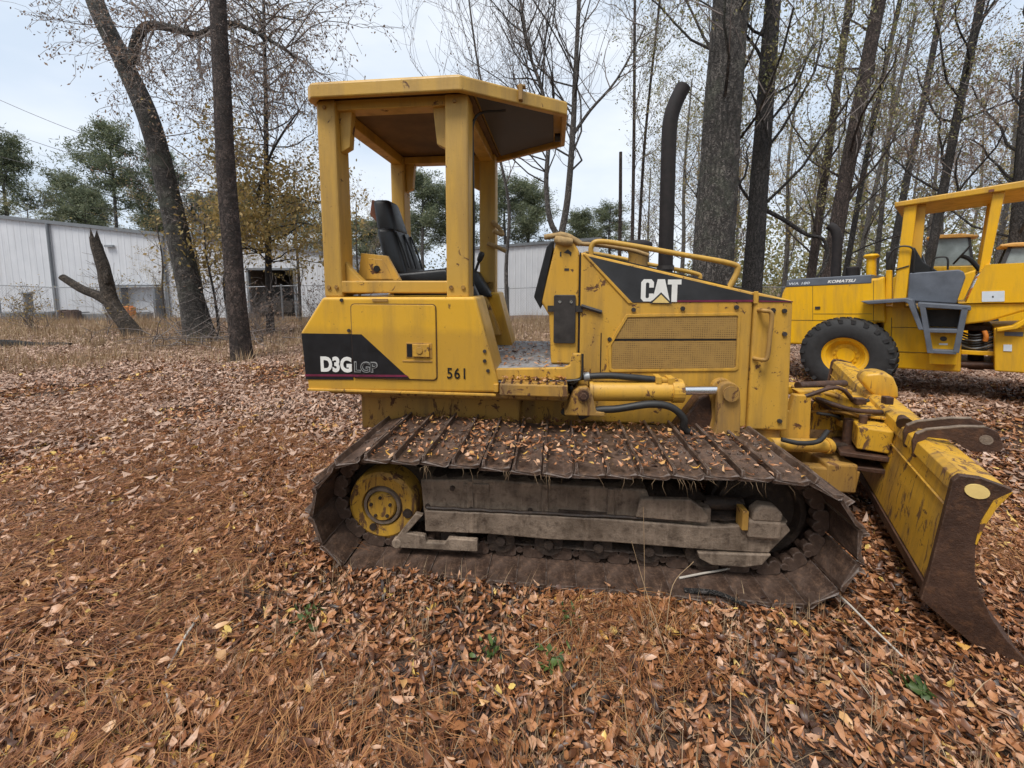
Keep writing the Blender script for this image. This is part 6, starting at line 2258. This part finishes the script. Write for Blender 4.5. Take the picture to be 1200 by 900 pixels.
# pine straw in rusty patches
x, y = wedge(310000, 0.7, 6.0, rs)
pm = vnoise(x, y, 0.75) * 0.6 + vnoise(x, y, 2.0) * 0.6
pm = pm + 0.30 * np.exp(-(((x - 0.55) / 0.55) ** 2 + ((y - 1.5) / 0.28) ** 2)) + 0.15 * np.exp(-(((x + 1.9) / 0.9) ** 2 + ((y - 2.3) / 0.6) ** 2))
keep = (pm > 0.57 + 0.22 * rs.random(len(x)) + 0.05 * np.clip(y - 3, 0, 3)) & ~in_track(x, y, -0.02)
x, y = x[keep], y[keep]
n = len(x)
az = vnoise(x, y, 0.25) * 9 + rs.normal(0, 0.5, n)
v, F = blades(x, y, ground_h(x, y) + np.abs(rs.normal(0.030, 0.016, n)), rs.uniform(0.07, 0.20, n), rs.uniform(0.0009, 0.0019, n), rs, az=az, flat=True)
stuff('pine_straw', [(v, F, np.repeat(rs.random(n), 5))], 'straw', 'rusty orange pine straw in patches among the leaves', 'pine straw')

x, y = wedge(1500, 0.8, 6.0, rs)
keep = ~in_track(x, y, 0.03)
x, y = x[keep], y[keep]
n = len(x)
v, F = blades(x, y, ground_h(x, y) + 0.03, rs.uniform(0.05, 0.28, n), rs.uniform(0.0012, 0.0032, n), rs, flat=True)
stuff('twig_litter', [(v, F, np.repeat(rs.random(n), 5))], 'twig_bits', 'small dark twigs strewn through the leaves', 'twigs')

# dry grass: strip along the fence, some thin tufts nearer
x = rs.uniform(-21, 5, 120000); y = rs.uniform(5.4, 17.5, 120000)
edge_y = 5.7 + 1.5 * vnoise(x, x * 0 + 3, 1.7) + np.clip((x + 3) * 0.5, 0, 6)
keep = (y > edge_y) & (vnoise(x, y, 0.8) + 0.35 * rs.random(len(x)) > 0.45) & (np.abs(x) < 1.4 * y + 1)
x, y = x[keep], y[keep]
n = len(x)
v, F = blades(x, y, ground_h(x, y), rs.uniform(0.06, 0.30, n) * (0.4 + 1.2 * vnoise(x, y, 1.3)) * (1 + 0.9 * np.clip((y - 8) / 3, 0, 1) * (rs.random(n) < 0.3)), rs.uniform(0.0025, 0.006, n), rs, lean=0.55)
cx = rs.uniform(-1.6, 1.8, 170); cy = rs.uniform(0.85, 1.9, 170)
x = np.repeat(cx, 18) + rs.normal(0, 0.045, 3060); y = np.repeat(cy, 18) + rs.normal(0, 0.04, 3060)
k = ~in_track(x, y, 0.02)
x, y = x[k], y[k]
v2, F2 = blades(x, y, ground_h(x, y), rs.uniform(0.06, 0.20, len(x)), rs.uniform(0.0007, 0.0017, len(x)), rs, lean=0.65)
stuff('dry_grass', [(v, F, np.repeat(np.clip(rs.beta(2, 2.5, n), 0, 1), 5)), (v2, F2, np.repeat(rs.uniform(0.1, 0.8, len(x)), 5))], 'drygrass', 'dry tan grass along the fence and in thin tufts', 'grass')

# leaves caught on the near track top, step and floor
lx = rs.uniform(-1.15, 0.98, 2600); ly = rs.uniform(-1.14, -0.51, 2600)
kx = rs.random(2600) < 0.28 + 0.5 * vnoise(lx * 3, ly * 3, 0.7)
lx, ly = lx[kx], ly[kx]
zz = np.full(len(lx), 0.640)
fx = rs.uniform(-0.60, -0.10, 260); fy = rs.uniform(-0.58, 0.5, 260)
sx = rs.uniform(-0.49, -0.11, 110); sy = rs.uniform(-0.73, -0.60, 110)
lx = np.concatenate([lx, fx, sx]); ly = np.concatenate([ly, fy, sy]); zz = np.concatenate([zz, np.full(260, 0.992), np.full(110, 0.942)])
wx = 0.4997 + lx * math.cos(R(-6)) - ly * math.sin(R(-6)); wy_ = 2.9474 + lx * math.sin(R(-6)) + ly * math.cos(R(-6))
v, F, m = leaf_batch(wx, wy_, zz + np.abs(rs.normal(0.004, 0.006, len(wx))), 0.029 * rs.uniform(0.3, 1.8, len(wx)), rs, flat=0.20)
stuff('track_leaf_litter', [(v, F, np.repeat(np.clip(rs.beta(1.5, 1.6, len(wx)), 0, 1), m))], 'litter', 'small leaves lying on the bulldozer track and step', 'leaves')

# the nearest big leaves, one object each, part of the ground
LM = []
for k in range(6):
    r2 = np.random.default_rng(100 + k)
    v, F, m = leaf_batch(np.zeros(1), np.zeros(1), np.zeros(1), np.ones(1), r2, flat=0.12, rz=np.zeros(1))
    me = fast_mesh('leaf', v, F, np.full(m, (0.45, 0.6, 0.75, 0.85, 0.93, 1.0)[k]))
    me.materials.append(MT['litter'])
    LM.append(me)
r3 = random.Random(77)
placed = 0
while placed < 240:
    d = math.sqrt(r3.uniform(0.95 ** 2, 2.4 ** 2))
    x = r3.uniform(-1.35, 1.35) * d
    if bool(in_track(np.array([x]), np.array([d]), 0.05)[0]):
        continue
    lo = link_mesh('leaf', LM[r3.choice((0, 0, 1, 1, 2, 2, 3, 3, 4, 5))], None, GROUND)
    sz = r3.uniform(0.042, 0.076)
    lo.location = (x, d, float(ground_h(x, d)) + r3.uniform(0.018, 0.04))
    lo.rotation_euler = (r3.gauss(0, 0.35), r3.gauss(0, 0.3), r3.uniform(0, 6.28))
    lo.scale = (sz, sz * r3.uniform(0.75, 1.15), sz)
    placed += 1

# sticks
def stick(pts, r0, r1, mat, label):
    m = MB()
    P = bend(pts, 5)
    m.tube(P, [r0 + (r1 - r0) * k / (len(P) - 1) for k in range(len(P))], 7)
    tag(m.build('stick', mat, smooth=60), label, 'stick')


stick([(1.52, 1.86, 0.035), (1.55, 1.72, 0.05), (1.555, 1.58, 0.045), (1.57, 1.44, 0.03)], 0.006, 0.004, 'paletwig', 'pale peeled stick lying in front of the blade')
stick([(0.85, 1.86, 0.03), (0.98, 1.88, 0.04), (1.10, 1.90, 0.045), (1.22, 1.93, 0.05)], 0.006, 0.004, 'paletwig', 'pale stick lying along the foot of the front track')
stick([(0.84, 1.78, 0.03), (0.98, 1.74, 0.05), (1.08, 1.67, 0.045)], 0.013, 0.008, 'bark_dark', 'short dark broken branch lying before the front track')
stick([(-1.40, 1.62, 0.04), (-1.36, 1.48, 0.05), (-1.31, 1.35, 0.045), (-1.20, 1.24, 0.04)], 0.006, 0.003, 'paletwig', 'thin pale curved twig at the lower left corner')
stick([(0.62, 1.40, 0.03), (0.60, 1.66, 0.16), (0.55, 1.70, 0.34)], 0.0018, 0.0015, 'stalk', 'dry weed stalk leaning against the track middle')
stick([(0.62, 1.70, 0.02), (0.625, 1.74, 0.25), (0.62, 1.76, 0.47)], 0.0018, 0.0012, 'stalk', 'upright dry stalk standing before the track frame')
stick([(0.66, 1.55, 0.02), (0.74, 1.68, 0.14), (0.86, 1.74, 0.21)], 0.0018, 0.0015, 'stalk', 'dry bent stalk leaning right before the track')

# fallen log and brush pile by the left trees
m = MB()
P = bend([(-13.6, 9.0, 0.02), (-12.4, 8.9, 0.10), (-11.2, 9.0, 0.06), (-10.3, 9.05, 0.0)], 5)
m.tube(P, [0.10 + 0.02 * math.sin(k) for k in range(len(P))], 9)
m.tube(bend([(-12.6, 8.9, 0.1), (-12.4, 8.7, 0.35), (-12.0, 8.6, 0.42)], 4), 0.03, 6)
tag(m.build('fallen_log', 'bark_dark', smooth=60), 'dark fallen log in the grass at the far left', 'log')
t = Tree(61)
for k in range(46):
    x, y = t.r.gauss(-7.3, 0.9), t.r.gauss(9.1, 0.35)
    t.limb((x, y, t.r.uniform(0.02, 0.35)), (t.r.uniform(-1, 1), t.r.uniform(-0.6, 0.6), t.r.uniform(-0.1, 0.5)), t.r.uniform(0.5, 1.4), 0.014, 2, up=0.0, wob=0.3, kids=3, maxlevel=3)
bp = empty('brush_pile', (-7.3, 9.1, 0), 0, 'tangled pile of grey twigs at the foot of the leaning oak', 'brush pile')
v = np.concatenate(t.tv); v[:, 2] = np.maximum(v[:, 2], -0.02)
link_mesh('twigs', fast_mesh('twigs', v - np.array((-7.3, 9.1, 0)), np.concatenate(t.tf)), 'twig', bp)['kind'] = 'stuff'

# small green weeds
for k, (x, y, lab) in enumerate(((0.27, 1.62, 'small dark green weed before the middle of the track'), (0.16, 1.42, 'light green seedling in the leaves at the bottom centre'),
                                 (1.52, 1.33, 'green pine sprig beside the pale stick'), (-0.9, 1.62, 'tiny green weed among the leaves at lower left'), (-0.1, 1.46, 'small green weed left of the seedling'))):
    r4 = np.random.default_rng(40 + k)
    n = 26
    v, F, m_ = leaf_batch(r4.normal(0, 0.035, n), r4.normal(0, 0.03, n), np.abs(r4.normal(0.035, 0.02, n)), r4.uniform(0.025, 0.05, n) if k != 2 else r4.uniform(0.06, 0.12, n), r4, flat=0.5)
    if k == 2:
        c_ = v.reshape(n, m_, 3); mid = c_.mean(1, keepdims=True)
        v = v * np.array([0.6, 1.0, 0.6])
    fl = F
    o = link_mesh('weed', fast_mesh('weed', v, fl, np.repeat(r4.random(n), m_)), 'weed')
    o.location = (x, y, float(ground_h(x, y)) + 0.01)
    tag(o, lab, 'weed', kind='stuff')

# straw and roots hanging from the near track edge
hx = rs.uniform(-1.0, 0.95, 50)
cl = rs.choice(np.array([1, 4, 5, 9, 10, 12]), 50)
hx = np.where(rs.random(50) < 0.6, -0.95 + cl * 0.14 + rs.normal(0, 0.025, 50), hx)
hx = np.clip(hx, -1.05, 0.95)
wx = 0.4997 + hx * math.cos(R(-6)) + 1.15 * math.sin(R(-6)); wy_ = 2.9474 + hx * math.sin(R(-6)) - 1.15 * math.cos(R(-6))
n = 50
L_ = rs.uniform(0.02, 0.10, n)
b = np.stack([wx, wy_, np.full(n, 0.612)], 1)
tip = b + np.stack([rs.normal(0, 0.03, n), rs.normal(-0.01, 0.012, n), -L_], 1)
mid = (b + tip) / 2 + np.stack([rs.normal(0, 0.008, n), rs.normal(-0.01, 0.006, n), np.full(n, 0.01)], 1)
w_ = np.stack([np.full(n, 0.0008), np.zeros(n), np.zeros(n)], 1)
v = np.stack([b - w_, b + w_, mid + w_, mid - w_, tip], 1).reshape(-1, 3)
k = (np.arange(n) * 5)[:, None]
stuff('hanging_straw', [(v, [np.array([[0, 1, 2, 3]]) + k, np.array([[3, 2, 4]]) + k], np.repeat(rs.uniform(0, 0.5, n), 5))], 'drygrass', 'dry straw hanging from the edge of the bulldozer track', 'straw')
